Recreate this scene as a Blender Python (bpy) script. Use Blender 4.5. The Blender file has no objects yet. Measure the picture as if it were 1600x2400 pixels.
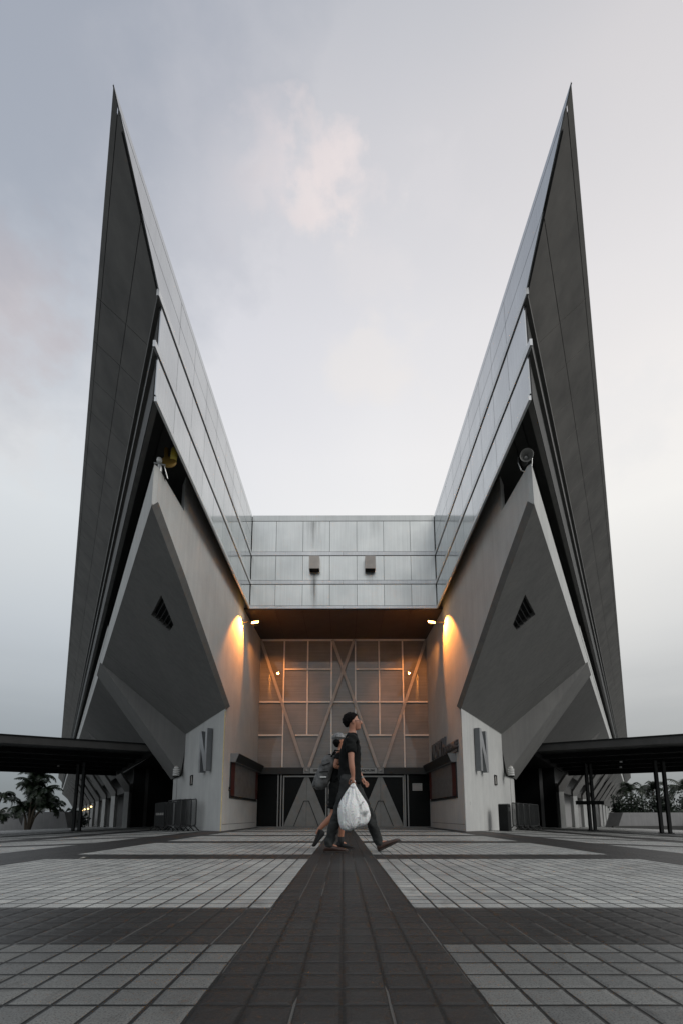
import bpy, bmesh, math, random
from math import sin, cos, pi, radians
from mathutils import Vector, Matrix, noise
from mathutils.geometry import tessellate_polygon
random.seed(7)
SC = bpy.context.scene
COL = SC.collection

# ------------------------------------------------------------------ camera
PITCH = radians(9.5); FPX = 1157.6
cam_d = bpy.data.cameras.new('camera')
cam = bpy.data.objects.new('camera', cam_d); COL.objects.link(cam)
cam_d.sensor_fit = 'VERTICAL'; cam_d.sensor_height = 24.0
cam_d.lens = 24.0 * FPX / 2400.0
cam_d.shift_y = (1717.3 - 1200.0) / 2400.0
cam_d.shift_x = -2.0 / 2400.0
cam_d.clip_start = 0.05; cam_d.clip_end = 3000
cam.location = (0, 0, 0.47); cam.rotation_euler = (pi / 2 + PITCH, 0, 0)
SC.camera = cam
SC.view_settings.view_transform = 'Standard'; SC.view_settings.look = 'None'
SC.view_settings.exposure = 0.0; SC.view_settings.gamma = 1.0
SC.render.resolution_x = 682; SC.render.resolution_y = 1024

# ------------------------------------------------------------------ world: dusk overcast sky
world = bpy.data.worlds.new("World"); SC.world = world; world.use_nodes = True
nt = world.node_tree; nt.nodes.clear()
def N(nt, t, **k):
    n = nt.nodes.new(t)
    for a, b in k.items():
        if a == 'loc': continue
        setattr(n, a, b)
    return n
def L(nt, a, b): nt.links.new(a, b)
def math_n(nt, op, a, b=None, c=None, clamp=False):
    n = nt.nodes.new('ShaderNodeMath'); n.operation = op; n.use_clamp = clamp
    for i, v in enumerate((a, b, c)):
        if v is None: continue
        if isinstance(v, (int, float)): n.inputs[i].default_value = v
        else: nt.links.new(v, n.inputs[i])
    return n.outputs[0]
def ramp(nt, fac, stops, interp='LINEAR'):
    r = nt.nodes.new('ShaderNodeValToRGB'); r.color_ramp.interpolation = interp
    els = r.color_ramp.elements
    while len(els) > 1: els.remove(els[0])
    els[0].position = stops[0][0]; els[0].color = stops[0][1]
    for p, c in stops[1:]:
        e = els.new(p); e.color = c
    if fac is not None: nt.links.new(fac, r.inputs[0])
    return r.outputs[0]
def mix(nt, fac, a, b, mode='MIX'):
    n = nt.nodes.new('ShaderNodeMix'); n.data_type = 'RGBA'; n.blend_type = mode; n.clamp_factor = True
    for i, v in ((0, fac), (6, a), (7, b)):
        if isinstance(v, (int, float)): n.inputs[i].default_value = v
        elif isinstance(v, (tuple, list)): n.inputs[i].default_value = v
        else: nt.links.new(v, n.inputs[i])
    return n.outputs[2]
def s2l(r, g, b):
    f = lambda c: (c / 255 / 12.92) if c <= 10.3 else ((c / 255 + .055) / 1.055) ** 2.4
    return (f(r), f(g), f(b), 1)
tc = N(nt, 'ShaderNodeTexCoord'); sep = N(nt, 'ShaderNodeSeparateXYZ'); L(nt, tc.outputs['Generated'], sep.inputs[0])
X, Y, Z = sep.outputs
base = ramp(nt, Z, [(0.0, s2l(120, 124, 126)), (0.06, s2l(150, 154, 156)), (0.16, s2l(182, 185, 187)), (0.30, s2l(215, 217, 219)),
                    (0.50, s2l(243, 243, 243)), (0.62, s2l(239, 238, 240)), (0.74, s2l(229, 228, 232)), (0.86, s2l(212, 211, 216)), (0.95, s2l(180, 184, 193)), (1.0, s2l(168, 173, 184))])
# cooler and darker towards the left, warmer towards the right
tl = math_n(nt, 'MULTIPLY_ADD', X, 1.25, 0.5, clamp=True)
tint = ramp(nt, tl, [(0.0, (0.80, 0.835, 0.86, 1)), (0.3, (0.94, 0.95, .965, 1)), (0.6, (1.02, 1.02, 1.01, 1)), (1.0, (1.04, 1.02, .985, 1))])
sky = mix(nt, 1.0, base, tint, 'MULTIPLY')
# cloud puffs, pinkish, soft
mapn = N(nt, 'ShaderNodeMapping'); mapn.inputs['Scale'].default_value = (3.0, 3.0, 4.2); L(nt, tc.outputs['Generated'], mapn.inputs[0])
nz = N(nt, 'ShaderNodeTexNoise'); nz.inputs['Scale'].default_value = 1.3; nz.inputs['Detail'].default_value = 5; nz.inputs['Roughness'].default_value = .5
L(nt, mapn.outputs[0], nz.inputs[0])
nz2 = N(nt, 'ShaderNodeTexNoise'); nz2.inputs['Scale'].default_value = 5.5; nz2.inputs['Detail'].default_value = 6; nz2.inputs['Roughness'].default_value = .55
L(nt, mapn.outputs[0], nz2.inputs[0])
def blob(dirv, r, k):
    d = Vector(dirv).normalized()
    vs = N(nt, 'ShaderNodeVectorMath', operation='DISTANCE'); L(nt, tc.outputs['Generated'], vs.inputs[0]); vs.inputs[1].default_value = d
    wob = math_n(nt, 'MULTIPLY_ADD', nz2.outputs[0], -0.20, 0.115)
    dd = math_n(nt, 'ADD', vs.outputs['Value'], wob)
    f = math_n(nt, 'SUBTRACT', 1.0, math_n(nt, 'DIVIDE', dd, r), clamp=True)
    f = math_n(nt, 'SMOOTH_MIN', math_n(nt, 'MULTIPLY', f, 1.9), 1.0, 0.3)
    return math_n(nt, 'MULTIPLY', f, k, clamp=True)
def pdir(u, v):
    a = (u - 802) / FPX; b = (1717.3 - v) / FPX
    return (a, cos(PITCH) - b * sin(PITCH), sin(PITCH) + b * cos(PITCH))
for (u, v, r, k, c) in [(750, 395, .080, .62, (242, 229, 227)), (650, 400, .078, .52, (237, 228, 229)), (560, 430, .070, .32, (233, 228, 230)), (470, 490, .07, .22, (228, 226, 231)), (730, 470, .07, .42, (240, 230, 228)), (830, 440, .06, .3, (238, 229, 228)),
                        (0, 680, .12, .6, (224, 209, 206)), (860, 640, .09, .2, (238, 232, 230)), (880, 860, .10, .4, (242, 236, 231)),
                        (1480, 990, .10, .3, (230, 231, 233)), (1050, 470, .07, .18, (230, 226, 228)), (40, 1000, .09, .2, (224, 217, 214))]:
    sky = mix(nt, blob(pdir(u, v), r, k), sky, s2l(*c))
sky = mix(nt, blob(pdir(-420, -420), .50, .6), sky, s2l(140, 151, 168))
# broad soft cloud mottling
mot = ramp(nt, nz.outputs[0], [(0.30, (.98, .983, .99, 1)), (0.55, (1.0, 1.0, 1.0, 1)), (0.75, (1.015, 1.01, 1.005, 1))])
sky = mix(nt, 1.0, sky, mot, 'MULTIPLY')
# band of greyer cloud low down
low = math_n(nt, 'MULTIPLY', math_n(nt, 'SUBTRACT', 0.34, Z, clamp=True), 1.6)
stre = N(nt, 'ShaderNodeTexNoise'); stre.inputs['Scale'].default_value = 2.2; stre.inputs['Detail'].default_value = 4
mp2 = N(nt, 'ShaderNodeMapping'); mp2.inputs['Scale'].default_value = (1, 1, 7); L(nt, tc.outputs['Generated'], mp2.inputs[0]); L(nt, mp2.outputs[0], stre.inputs[0])
sky = mix(nt, math_n(nt, 'MULTIPLY', low, math_n(nt, 'MULTIPLY_ADD', stre.outputs[0], 2.4, -.75, clamp=True)), sky, s2l(140, 146, 152))
# the part of the sky behind the photographer and to the right is brighter
back = math_n(nt, 'MULTIPLY_ADD', Y, -0.55, math_n(nt, 'MULTIPLY_ADD', X, 0.45, 0.0), clamp=True)
bg_gain = math_n(nt, 'MULTIPLY_ADD', back, 0.30, 1.0)
gain = N(nt, 'ShaderNodeVectorMath', operation='SCALE'); L(nt, sky, gain.inputs[0]); L(nt, bg_gain, gain.inputs['Scale'])
skyt = N(nt, 'ShaderNodeTexSky'); skyt.sky_type = 'NISHITA'; skyt.sun_disc = False
skyt.sun_elevation = radians(34); skyt.sun_rotation = radians(125)
bgA = N(nt, 'ShaderNodeBackground'); L(nt, gain.outputs[0], bgA.inputs[0]); bgA.inputs[1].default_value = 0.97
bgB = N(nt, 'ShaderNodeBackground'); L(nt, skyt.outputs[0], bgB.inputs[0]); bgB.inputs[1].default_value = 0.004
add = N(nt, 'ShaderNodeAddShader'); L(nt, bgA.outputs[0], add.inputs[0]); L(nt, bgB.outputs[0], add.inputs[1])
wo = N(nt, 'ShaderNodeOutputWorld'); L(nt, add.outputs[0], wo.inputs[0])

# ------------------------------------------------------------------ sun (veiled, broad)
sd = bpy.data.lights.new('sun', 'SUN'); sd.energy = 1.0; sd.angle = radians(24); sd.color = (1.0, .97, .93)
sun = bpy.data.objects.new('sun', sd); COL.objects.link(sun)
sdir = Vector((0.82 * cos(radians(34)), -0.57 * cos(radians(34)), sin(radians(34)))).normalized()
sun.rotation_euler = sdir.to_track_quat('Z', 'Y').to_euler(); sun.location = sdir * 60

# ------------------------------------------------------------------ materials
def new_mat(name):
    m = bpy.data.materials.new(name); m.use_nodes = True
    b = m.node_tree.nodes['Principled BSDF']; return m, m.node_tree, b
def coords(nt, scale=(1, 1, 1), kind='Object'):
    t = N(nt, 'ShaderNodeTexCoord'); mp = N(nt, 'ShaderNodeMapping'); mp.inputs['Scale'].default_value = scale
    L(nt, t.outputs[kind], mp.inputs[0]); return mp.outputs[0]
def noise_t(nt, vec, scale, detail=4, rough=.5, dist=0):
    n = N(nt, 'ShaderNodeTexNoise'); n.inputs['Scale'].default_value = scale; n.inputs['Detail'].default_value = detail
    n.inputs['Roughness'].default_value = rough; n.inputs['Distortion'].default_value = dist
    if vec is not None: L(nt, vec, n.inputs[0])
    return n.outputs[0]
def bump(nt, b, h, strength=.2, dist=.01):
    n = N(nt, 'ShaderNodeBump'); n.inputs['Strength'].default_value = strength; n.inputs['Distance'].default_value = dist
    L(nt, h, n.inputs['Height']); L(nt, n.outputs[0], b.inputs['Normal']); return n
def simple(name, col, rough=.6, metal=0., var=.12, scale=6, bmp=0.1, spec=.5, coat=0):
    m, nt, b = new_mat(name); v = coords(nt)
    n = noise_t(nt, v, scale, 5, .6)
    c1 = tuple(x * (1 - var) for x in col) + (1,); c2 = tuple(min(1, x * (1 + var)) for x in col) + (1,)
    L(nt, ramp(nt, n, [(0.3, c1), (0.7, c2)]), b.inputs['Base Color'])
    b.inputs['Roughness'].default_value = rough; b.inputs['Metallic'].default_value = metal
    b.inputs['Specular IOR Level'].default_value = spec; b.inputs['Coat Weight'].default_value = coat
    if bmp: bump(nt, b, noise_t(nt, v, scale * 12, 3), bmp, .003)
    return m
def concrete(name, col, stain=.3, rough=.8):
    m, nt, b = new_mat(name); v = coords(nt); vs = coords(nt, (7, 7, .35))
    n1 = noise_t(nt, v, 1.1, 6, .6); n2 = noise_t(nt, v, 55, 4, .65); n3 = noise_t(nt, vs, 1.0, 5, .62)
    c = col
    a = ramp(nt, n1, [(0.25, (c[0] * .88, c[1] * .88, c[2] * .885, 1)), (0.75, (c[0] * 1.08, c[1] * 1.08, c[2] * 1.07, 1))])
    sp = ramp(nt, n2, [(0.3, (.88, .88, .88, 1)), (0.7, (1.06, 1.06, 1.06, 1))])
    a = mix(nt, 1, a, sp, 'MULTIPLY')
    st = ramp(nt, n3, [(0.36, (1 - stain, 1 - stain * .97, 1 - stain * .92, 1)), (0.6, (1, 1, 1, 1))])
    a = mix(nt, 1, a, st, 'MULTIPLY'); L(nt, a, b.inputs['Base Color'])
    b.inputs['Roughness'].default_value = rough; b.inputs['Specular IOR Level'].default_value = .35
    bump(nt, b, n2, .35, .004); return m
def cladding(name, col, metal=.9, rough=.24, streak=.2):
    m, nt, b = new_mat(name); v = coords(nt)
    vs = coords(nt, (26, 26, .5)); n1 = noise_t(nt, vs, 1.0, 4, .6); n2 = noise_t(nt, v, .9, 4, .5); n3 = noise_t(nt, v, 12, 4, .6)
    vc = N(nt, 'ShaderNodeVertexColor'); vc.layer_name = 'tint'
    a = ramp(nt, n1, [(0.3, (col[0] * (1 - streak), col[1] * (1 - streak), col[2] * (1 - streak), 1)), (0.65, col + (1,))])
    bl = ramp(nt, n2, [(0.3, (.86, .87, .88, 1)), (0.7, (1.05, 1.05, 1.05, 1))])
    a = mix(nt, 1, a, bl, 'MULTIPLY'); a = mix(nt, 1, a, vc.outputs[0], 'MULTIPLY')
    L(nt, a, b.inputs['Base Color']); b.inputs['Metallic'].default_value = metal
    L(nt, math_n(nt, 'MULTIPLY_ADD', n3, .18, rough - .09), b.inputs['Roughness'])
    bump(nt, b, noise_t(nt, v, 1.7, 3), .12, .02); return m

M = {}
M['concrete'] = concrete('pale_concrete', (.52, .53, .52), .08)
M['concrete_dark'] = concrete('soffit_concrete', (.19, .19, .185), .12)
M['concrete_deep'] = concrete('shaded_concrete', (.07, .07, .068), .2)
M['planter'] = concrete('planter_concrete', (.26, .26, .26), .10)
M['clad'] = cladding('aluminium_cladding', (.66, .685, .675), .8, .33, .12)
M['clad_wing'] = cladding('aluminium_wing_cladding', (.46, .485, .50), .92, .12, .12)
M['trim'] = cladding('aluminium_trim', (.60, .62, .63), .7, .35, .15)
M['joint'] = simple('joint_black', (.02, .021, .022), .8, bmp=0)
M['soffit'] = simple('soffit_panel', (.105, .10, .092), .55, .2, .34, 1.1, .05)
M['leafbit'] = simple('dry_leaf_litter', (.30, .29, .26), .8, 0, .3, 30, 0)
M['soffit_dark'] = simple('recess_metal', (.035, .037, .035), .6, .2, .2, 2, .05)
M['ledge'] = simple('ledge_metal', (.12, .12, .115), .5, .3, .15, 3, .05)
M['canopy_soffit'] = simple('canopy_soffit_panel', (.065, .052, .042), .55, .1, .15, 2, .05)
M['mullion'] = simple('mullion_paint', (.80, .76, .70), .45, .2, .08, 5, .05)
M['brace'] = simple('brace_paint', (.42, .39, .36), .5, .2, .12, 4, .08)
M['lintel'] = simple('lintel_black', (.022, .024, .023), .5, .1, .1)
M['door'] = simple('door_metal', (.23, .23, .22), .45, .4, .12, 3, .05)
M['doorframe'] = simple('door_frame_metal', (.30, .30, .29), .4, .5, .1, 3, .05)
M['glass_dark'] = simple('dark_glass', (.006, .007, .007), .25, 0, .1, 1, 0, .12)
M['black'] = simple('black_paint', (.008, .009, .009), .7, 0, .2, 4, .05, .2)
M['steel_dark'] = simple('dark_painted_steel', (.026, .028, .028), .5, .3, .15, 4, .05)
M['canopy_fascia'] = simple('walkway_fascia', (.05, .05, .048), .5, .2, .2, 2, .05)
M['galv'] = simple('galvanised_steel', (.38, .39, .39), .38, .85, .2, 14, .1)
M['galv_dull'] = simple('dull_steel', (.032, .034, .034), .5, .3, .2, 14, .1)
M['shutter'] = simple('shutter_grey', (.15, .15, .147), .5, .3, .15, 5, .05)
M['red'] = simple('dark_red_panel', (.055, .012, .010), .5, 0, .1, 5, .05)
M['letter'] = simple('letter_grey', (.16, .17, .18), .4, .5, .1, 5, .05)
M['letter_face'] = simple('letter_face_grey', (.38, .39, .40), .4, .5, .1, 5, .05)
M['white'] = simple('white_enamel', (.80, .81, .80), .4, 0, .05, 5, 0)
M['paper'] = simple('paper_notice', (.42, .42, .40), .7, 0, .05, 20, 0)
M['yellow'] = simple('yellow_paint', (.62, .50, .08), .5, 0, .08, 5, .05)
M['bronze'] = simple('bronze_disc', (.24, .15, .035), .45, .3, .12, 9, .05)
M['corner'] = simple('corner_guard', (.50, .42, .24), .6, 0, .15, 5, .05)
M['hornmetal'] = simple('horn_grey', (.30, .30, .29), .4, .3, .1, 5, .05)
M['leaf'] = simple('palm_leaf', (.012, .024, .009), .5, 0, .5, 3, 0)
M['leaf_dark'] = simple('shrub_leaf', (.007, .017, .007), .55, 0, .6, 2, 0)
M['leaf_yellow'] = simple('dry_palm_leaf', (.20, .15, .02), .6, 0, .4, 2, 0)
M['bark'] = simple('palm_bark', (.07, .055, .04), .9, 0, .3, 9, .5)
M['skin'] = simple('skin', (.33, .155, .10), .5, 0, .1, 9, .04)
M['skin2'] = simple('skin_tan', (.36, .16, .095), .5, 0, .1, 9, .04)
M['hair'] = simple('black_hair', (.006, .005, .005), .9, 0, .3, 30, .6, .1)
M['shirt'] = simple('black_cotton', (.010, .011, .011), .9, 0, .25, 8, .5, .12)
M['jeans'] = simple('washed_black_denim', (.030, .032, .032), .9, 0, .55, 7, .5, .12)
M['shorts'] = simple('black_shorts_cloth', (.008, .009, .009), .9, 0, .2, 8, .4, .12)
M['shoe_brown'] = simple('brown_leather', (.035, .016, .011), .45, 0, .3, 14, .2)
M['shoe_black'] = simple('black_suede', (.012, .013, .014), .8, 0, .2, 14, .3)
M['sole'] = simple('shoe_sole', (.02, .016, .014), .8, 0, .2, 14, .2)
M['pack'] = simple('grey_pack_nylon', (.10, .103, .102), .7, 0, .75, 13, .6)
M['cap'] = simple('silver_cap_cloth', (.17, .175, .175), .5, .3, .8, 22, .4)
M['silver'] = simple('bright_metal', (.6, .6, .58), .25, .9, .05, 5, 0)
# reflective glazing with blinds behind it
m, nt, b = new_mat('entrance_glazing'); v = coords(nt)
n = noise_t(nt, v, 1.2, 4); bl = noise_t(nt, coords(nt, (.6, .6, 30)), 1, 2)
c = ramp(nt, n, [(.3, (.165, .165, .157, 1)), (.7, (.235, .235, .222, 1))])
c = mix(nt, 1, c, ramp(nt, bl, [(.35, (.88, .88, .88, 1)), (.65, (1.08, 1.08, 1.08, 1))]), 'MULTIPLY')
L(nt, c, b.inputs['Base Color']); b.inputs['Roughness'].default_value = .55
b.inputs['Coat Weight'].default_value = 1; b.inputs['Coat Roughness'].default_value = .015; b.inputs['Coat IOR'].default_value = 1.55
M['glazing'] = m
m, nt, b = new_mat('mirror_glass'); b.inputs['Base Color'].default_value = (.65, .72, .78, 1); b.inputs['Metallic'].default_value = 1; b.inputs['Roughness'].default_value = .08
M['mirror'] = m
# plastic bag
m, nt, b = new_mat('white_plastic'); v = coords(nt)
n = noise_t(nt, v, 4.2, 3, .5, 1.0); n2 = noise_t(nt, coords(nt, (1, 1, .5)), 13, 4, .55, 2.5)
blotch = ramp(nt, n, [(.0, (.74, .76, .76, 1)), (.54, (.72, .74, .74, 1)), (.61, (.20, .21, .21, 1)), (1, (.14, .15, .15, 1))])
L(nt, blotch, b.inputs['Base Color']); b.inputs['Roughness'].default_value = .32
b.inputs['Transmission Weight'].default_value = 0.0; b.inputs['Subsurface Weight'].default_value = .15
bump(nt, b, n2, .8, .035); M['plastic'] = m
# emissive lamp heads
def emis(name, col, s):
    m = bpy.data.materials.new(name); m.use_nodes = True; t = m.node_tree; t.nodes.clear()
    e = N(t, 'ShaderNodeEmission'); e.inputs[0].default_value = col; e.inputs[1].default_value = s
    o = N(t, 'ShaderNodeOutputMaterial'); L(t, e.outputs[0], o.inputs[0]); return m
M['lamp'] = emis('sodium_lamp_glass', (1, .50, .12, 1), 26)
M['small_lamp'] = emis('small_warm_lamp', (1, .66, .25, 1), 5)

# paving: square clay setts, pale panels divided by dark bands
m, nt, b = new_mat('plaza_paving'); TS = .1213
t = N(nt, 'ShaderNodeTexCoord'); sp = N(nt, 'ShaderNodeSeparateXYZ'); L(nt, t.outputs['Object'], sp.inputs[0])
gx, gy = sp.outputs[0], sp.outputs[1]
wv = noise_t(nt, t.outputs['Object'], 2.2, 3)
gxw = math_n(nt, 'ADD', gx, math_n(nt, 'MULTIPLY_ADD', wv, .008, -.004)); gyw = math_n(nt, 'ADD', gy, math_n(nt, 'MULTIPLY_ADD', wv, -.008, .004))
ax = math_n(nt, 'ABSOLUTE', gx)
def comp(v, c, w): return math_n(nt, 'COMPARE', v, c, w)
terms = [comp(ax, 0, 3 * TS), comp(ax, 3.9, .67), comp(ax, 8.1, .64), comp(ax, 12.2, .64), comp(ax, 16.4, .64), comp(ax, 20.6, .64)]
for c_, w_ in [(-5.1, .364), (-1.34, .364), (2.29, .364), (5.87, .33), (9.03, .30), (11.9, .30), (14.65, .30), (17.4, .30), (20.2, .3), (23, .3), (26, .3)]:
    terms.append(comp(gy, c_, w_))
dk = terms[0]
for q in terms[1:]: dk = math_n(nt, 'MAXIMUM', dk, q)
# beyond x=4.5 m the bands run at another module
fx = math_n(nt, 'FRACT', math_n(nt, 'DIVIDE', gxw, TS)); fy = math_n(nt, 'FRACT', math_n(nt, 'DIVIDE', gyw, TS))
ex = math_n(nt, 'SUBTRACT', .5, math_n(nt, 'ABSOLUTE', math_n(nt, 'SUBTRACT', fx, .5)))
ey = math_n(nt, 'SUBTRACT', .5, math_n(nt, 'ABSOLUTE', math_n(nt, 'SUBTRACT', fy, .5)))
e = math_n(nt, 'MINIMUM', ex, ey)
jn = noise_t(nt, t.outputs['Object'], 9, 3)
jw = math_n(nt, 'MULTIPLY_ADD', jn, .045, .028)
joint = math_n(nt, 'LESS_THAN', e, jw)
ctr = comp(gx, 0, .009)
# per-sett tone
cell = N(nt, 'ShaderNodeCombineXYZ')
L(nt, math_n(nt, 'FLOOR', math_n(nt, 'DIVIDE', gxw, TS)), cell.inputs[0]); L(nt, math_n(nt, 'FLOOR', math_n(nt, 'DIVIDE', gyw, TS)), cell.inputs[1])
wn = N(nt, 'ShaderNodeTexWhiteNoise'); L(nt, cell.outputs[0], wn.inputs[0])
speck = noise_t(nt, t.outputs['Object'], 210, 3, .7); speck2 = noise_t(nt, t.outputs['Object'], 60, 3, .6); dirt = noise_t(nt, t.outputs['Object'], .8, 5, .6)
light = ramp(nt, speck, [(.36, (.045, .047, .045, 1)), (.46, (.36, .375, .366, 1)), (.7, (.47, .485, .47, 1))])
dark = ramp(nt, speck, [(.35, (.014, .014, .0137, 1)), (.52, (.023, .023, .0225, 1)), (.72, (.050, .050, .049, 1))])
# foreground vignette painted into the colour: the nearest pale panels are darkened
near_vignette = math_n(nt, 'LESS_THAN', gy, 2.29)
light = mix(nt, near_vignette, light, mix(nt, 1, light, (.36, .36, .36, 1), 'MULTIPLY'))
cc = mix(nt, dk, light, dark)
cc = mix(nt, 1, cc, ramp(nt, wn.outputs[0], [(0, (.80, .80, .81, 1)), (1, (1.12, 1.11, 1.10, 1))]), 'MULTIPLY')
cc = mix(nt, 1, cc, ramp(nt, dirt, [(.3, (.68, .68, .68, 1)), (.6, (1.04, 1.04, 1.03, 1))]), 'MULTIPLY')
# pale mortar in some long joints of the centre band, dark joints elsewhere
lj = math_n(nt, 'MULTIPLY', math_n(nt, 'LESS_THAN', ex, math_n(nt, 'MULTIPLY', jw, .55)), math_n(nt, 'GREATER_THAN', noise_t(nt, coords(nt, (6, .8, 1)), 1, 2), .52))
lj = math_n(nt, 'MULTIPLY', lj, dk)
jc = mix(nt, lj, (.006, .0065, .006, 1), (.075, .075, .072, 1))
cc = mix(nt, joint, cc, jc); cc = mix(nt, ctr, cc, (.008, .009, .009, 1))
vo = N(nt, 'ShaderNodeTexVoronoi'); vo.inputs['Scale'].default_value = 1.6; L(nt, t.outputs['Object'], vo.inputs[0])
vr = N(nt, 'ShaderNodeSeparateColor'); L(nt, vo.outputs['Color'], vr.inputs[0])
gum = math_n(nt, 'LESS_THAN', vo.outputs['Distance'], math_n(nt, 'MULTIPLY', vr.outputs[0], .055))
cc = mix(nt, math_n(nt, 'MULTIPLY', gum, .7), cc, (.03, .03, .03, 1))
patch = noise_t(nt, coords(nt, (1, .45, 1)), 3.1, 4, .65, 1.5)
cc = mix(nt, 1, cc, ramp(nt, patch, [(.33, (.72, .71, .70, 1)), (.45, (1, 1, 1, 1))]), 'MULTIPLY')
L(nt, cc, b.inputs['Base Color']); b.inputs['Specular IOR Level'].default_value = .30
L(nt, math_n(nt, 'MULTIPLY_ADD', speck2, .25, .36), b.inputs['Roughness'])
hgt = math_n(nt, 'SMOOTH_MIN', math_n(nt, 'MULTIPLY', e, 6), 1.0, .4)
hgt = math_n(nt, 'ADD', math_n(nt, 'ADD', hgt, math_n(nt, 'MULTIPLY', speck2, .35)), math_n(nt, 'MULTIPLY', wn.outputs[0], .35))
bump(nt, b, hgt, .8, .006); M['paving'] = m
M['asphalt'] = simple('asphalt', (.05, .05, .05), .85, 0, .2, 4, .4)

# ------------------------------------------------------------------ mesh helpers
class MB:
    def __init__(s, Mx=None): s.v = []; s.f = []; s.M = Mx or Matrix.Identity(4); s.t = []
    def add(s, vs, fs, tint=None):
        o = len(s.v); s.v += [tuple(s.M @ Vector(p)) for p in vs]; s.f += [tuple(i + o for i in f) for f in fs]
        s.t += [tint or 1.0] * len(fs); return s
    def box(s, x0, y0, z0, x1, y1, z1, tint=None):
        a = [(x0, y0, z0), (x1, y0, z0), (x1, y1, z0), (x0, y1, z0), (x0, y0, z1), (x1, y0, z1), (x1, y1, z1), (x0, y1, z1)]
        return s.add(a, [(0, 3, 2, 1), (4, 5, 6, 7), (0, 1, 5, 4), (1, 2, 6, 5), (2, 3, 7, 6), (3, 0, 4, 7)], tint)
    def prism(s, poly, ext, tint=None, holes=None):
        """closed solid: polygon (3-D points, optional holes) swept along vector ext"""
        ext = Vector(ext); loops = [[Vector(p) for p in poly]] + [[Vector(p) for p in h] for h in (holes or [])]
        pts = [p for l in loops for p in l]; n = len(pts); tri = tessellate_polygon(loops)
        fs = [tuple(t) for t in tri] + [tuple(i + n for i in reversed(t)) for t in tri]
        o = 0
        for l in loops:
            k = len(l)
            for i in range(k): fs.append((o + i, o + (i + 1) % k, o + (i + 1) % k + n, o + i + n))
            o += k
        return s.add([tuple(p) for p in pts] + [tuple(p + ext) for p in pts], fs, tint)
    def hull8(s, a, c, tint=None):
        """two quads a and c (4 points each, matching order) joined as a solid"""
        return s.add(list(a) + list(c), [(0, 3, 2, 1), (4, 5, 6, 7), (0, 1, 5, 4), (1, 2, 6, 5), (2, 3, 7, 6), (3, 0, 4, 7)], tint)
    def quad(s, *p, tint=None): return s.add(p, [tuple(range(len(p)))], tint)
    def tube(s, path, r, n=10, cap=True):
        P = [Vector(p) for p in path]; rr = r if isinstance(r, (list, tuple)) else [r] * len(P); vs = []; fs = []
        ref = None
        for i, p in enumerate(P):
            d = (P[min(i + 1, len(P) - 1)] - P[max(i - 1, 0)]).normalized()
            if ref is None: ref = d.orthogonal().normalized()
            a = (ref - d * ref.dot(d)); a = a.normalized() if a.length > 1e-6 else d.orthogonal().normalized(); ref = a
            q = d.cross(a)
            for k in range(n): vs.append(tuple(p + (a * cos(2 * pi * k / n) + q * sin(2 * pi * k / n)) * rr[i]))
        for i in range(len(P) - 1):
            for k in range(n): fs.append((i * n + k, i * n + (k + 1) % n, (i + 1) * n + (k + 1) % n, (i + 1) * n + k))
        if cap: fs.append(tuple(reversed(range(n)))); fs.append(tuple((len(P) - 1) * n + k for k in range(n)))
        return s.add(vs, fs)
    def lathe(s, prof, n=24, axis_M=None):
        A = axis_M or Matrix.Identity(4); vs = []; fs = []
        for (r, z) in prof:
            for k in range(n): vs.append(tuple(A @ Vector((r * cos(2 * pi * k / n), r * sin(2 * pi * k / n), z))))
        for i in range(len(prof) - 1):
            for k in range(n): fs.append((i * n + k, i * n + (k + 1) % n, (i + 1) * n + (k + 1) % n, (i + 1) * n + k))
        return s.add(vs, fs)
    def build(s, name, mat, parent=None, smooth=False, bevel=0, fixn=True):
        me = bpy.data.meshes.new(name); me.from_pydata(s.v, [], s.f); me.materials.append(mat)
        if any(t != 1.0 for t in s.t) or mat.name.startswith('aluminium'):
            ca = me.color_attributes.new('tint', 'FLOAT_COLOR', 'CORNER'); i = 0
            for p, t in zip(me.polygons, s.t):
                for _ in p.loop_indices: ca.data[i].color = (t, t, t, 1); i += 1
        if fixn:
            bm = bmesh.new(); bm.from_mesh(me); bmesh.ops.recalc_face_normals(bm, faces=bm.faces); bm.to_mesh(me); bm.free()
        if smooth: me.shade_smooth()
        o = bpy.data.objects.new(name, me); COL.objects.link(o)
        if parent: o.parent = parent
        if bevel:
            md = o.modifiers.new('bevel', 'BEVEL'); md.width = bevel; md.segments = 2; md.limit_method = 'ANGLE'
        return o
def tag(o, label=None, cat=None, group=None, kind=None):
    if label: o['label'] = label
    if cat: o['category'] = cat
    if group: o['group'] = group
    if kind: o['kind'] = kind
    return o
def empty(name, loc, label, cat, rz=0, group=None):
    o = bpy.data.objects.new(name, None); COL.objects.link(o); o.location = loc; o.rotation_euler = (0, 0, rz)
    o.empty_display_size = .2; return tag(o, label, cat, group)
def copy_tree(o, parent=None):
    c = o.copy(); COL.objects.link(c)
    if parent: c.parent = parent
    for ch in list(o.children): copy_tree(ch, c)
    return c
# building frame: turned a touch about (0,7.5)
PHI = radians(-0.2); PV = Vector((0, 7.5, 0))
def bw(x, y, z=0):
    v = Matrix.Rotation(PHI, 3, 'Z') @ (Vector((x, y, z)) - PV); return v + PV
def gz(x): return -0.034 * max(0, abs(x) - 3.6)       # the plaza falls away to both sides

# ------------------------------------------------------------------ ground
g = MB(); xs = [-260, -3.6, 3.6, 260]; ys = [-60, 500]
for j in range(2):
    for x in xs: g.v.append((x, ys[j], gz(x)))
g.f = [(0, 1, 5, 4), (1, 2, 6, 5), (2, 3, 7, 6)]; g.t = [1.0] * 3
tag(g.build('plaza_paving', M['paving'], fixn=False), kind='structure')

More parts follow.
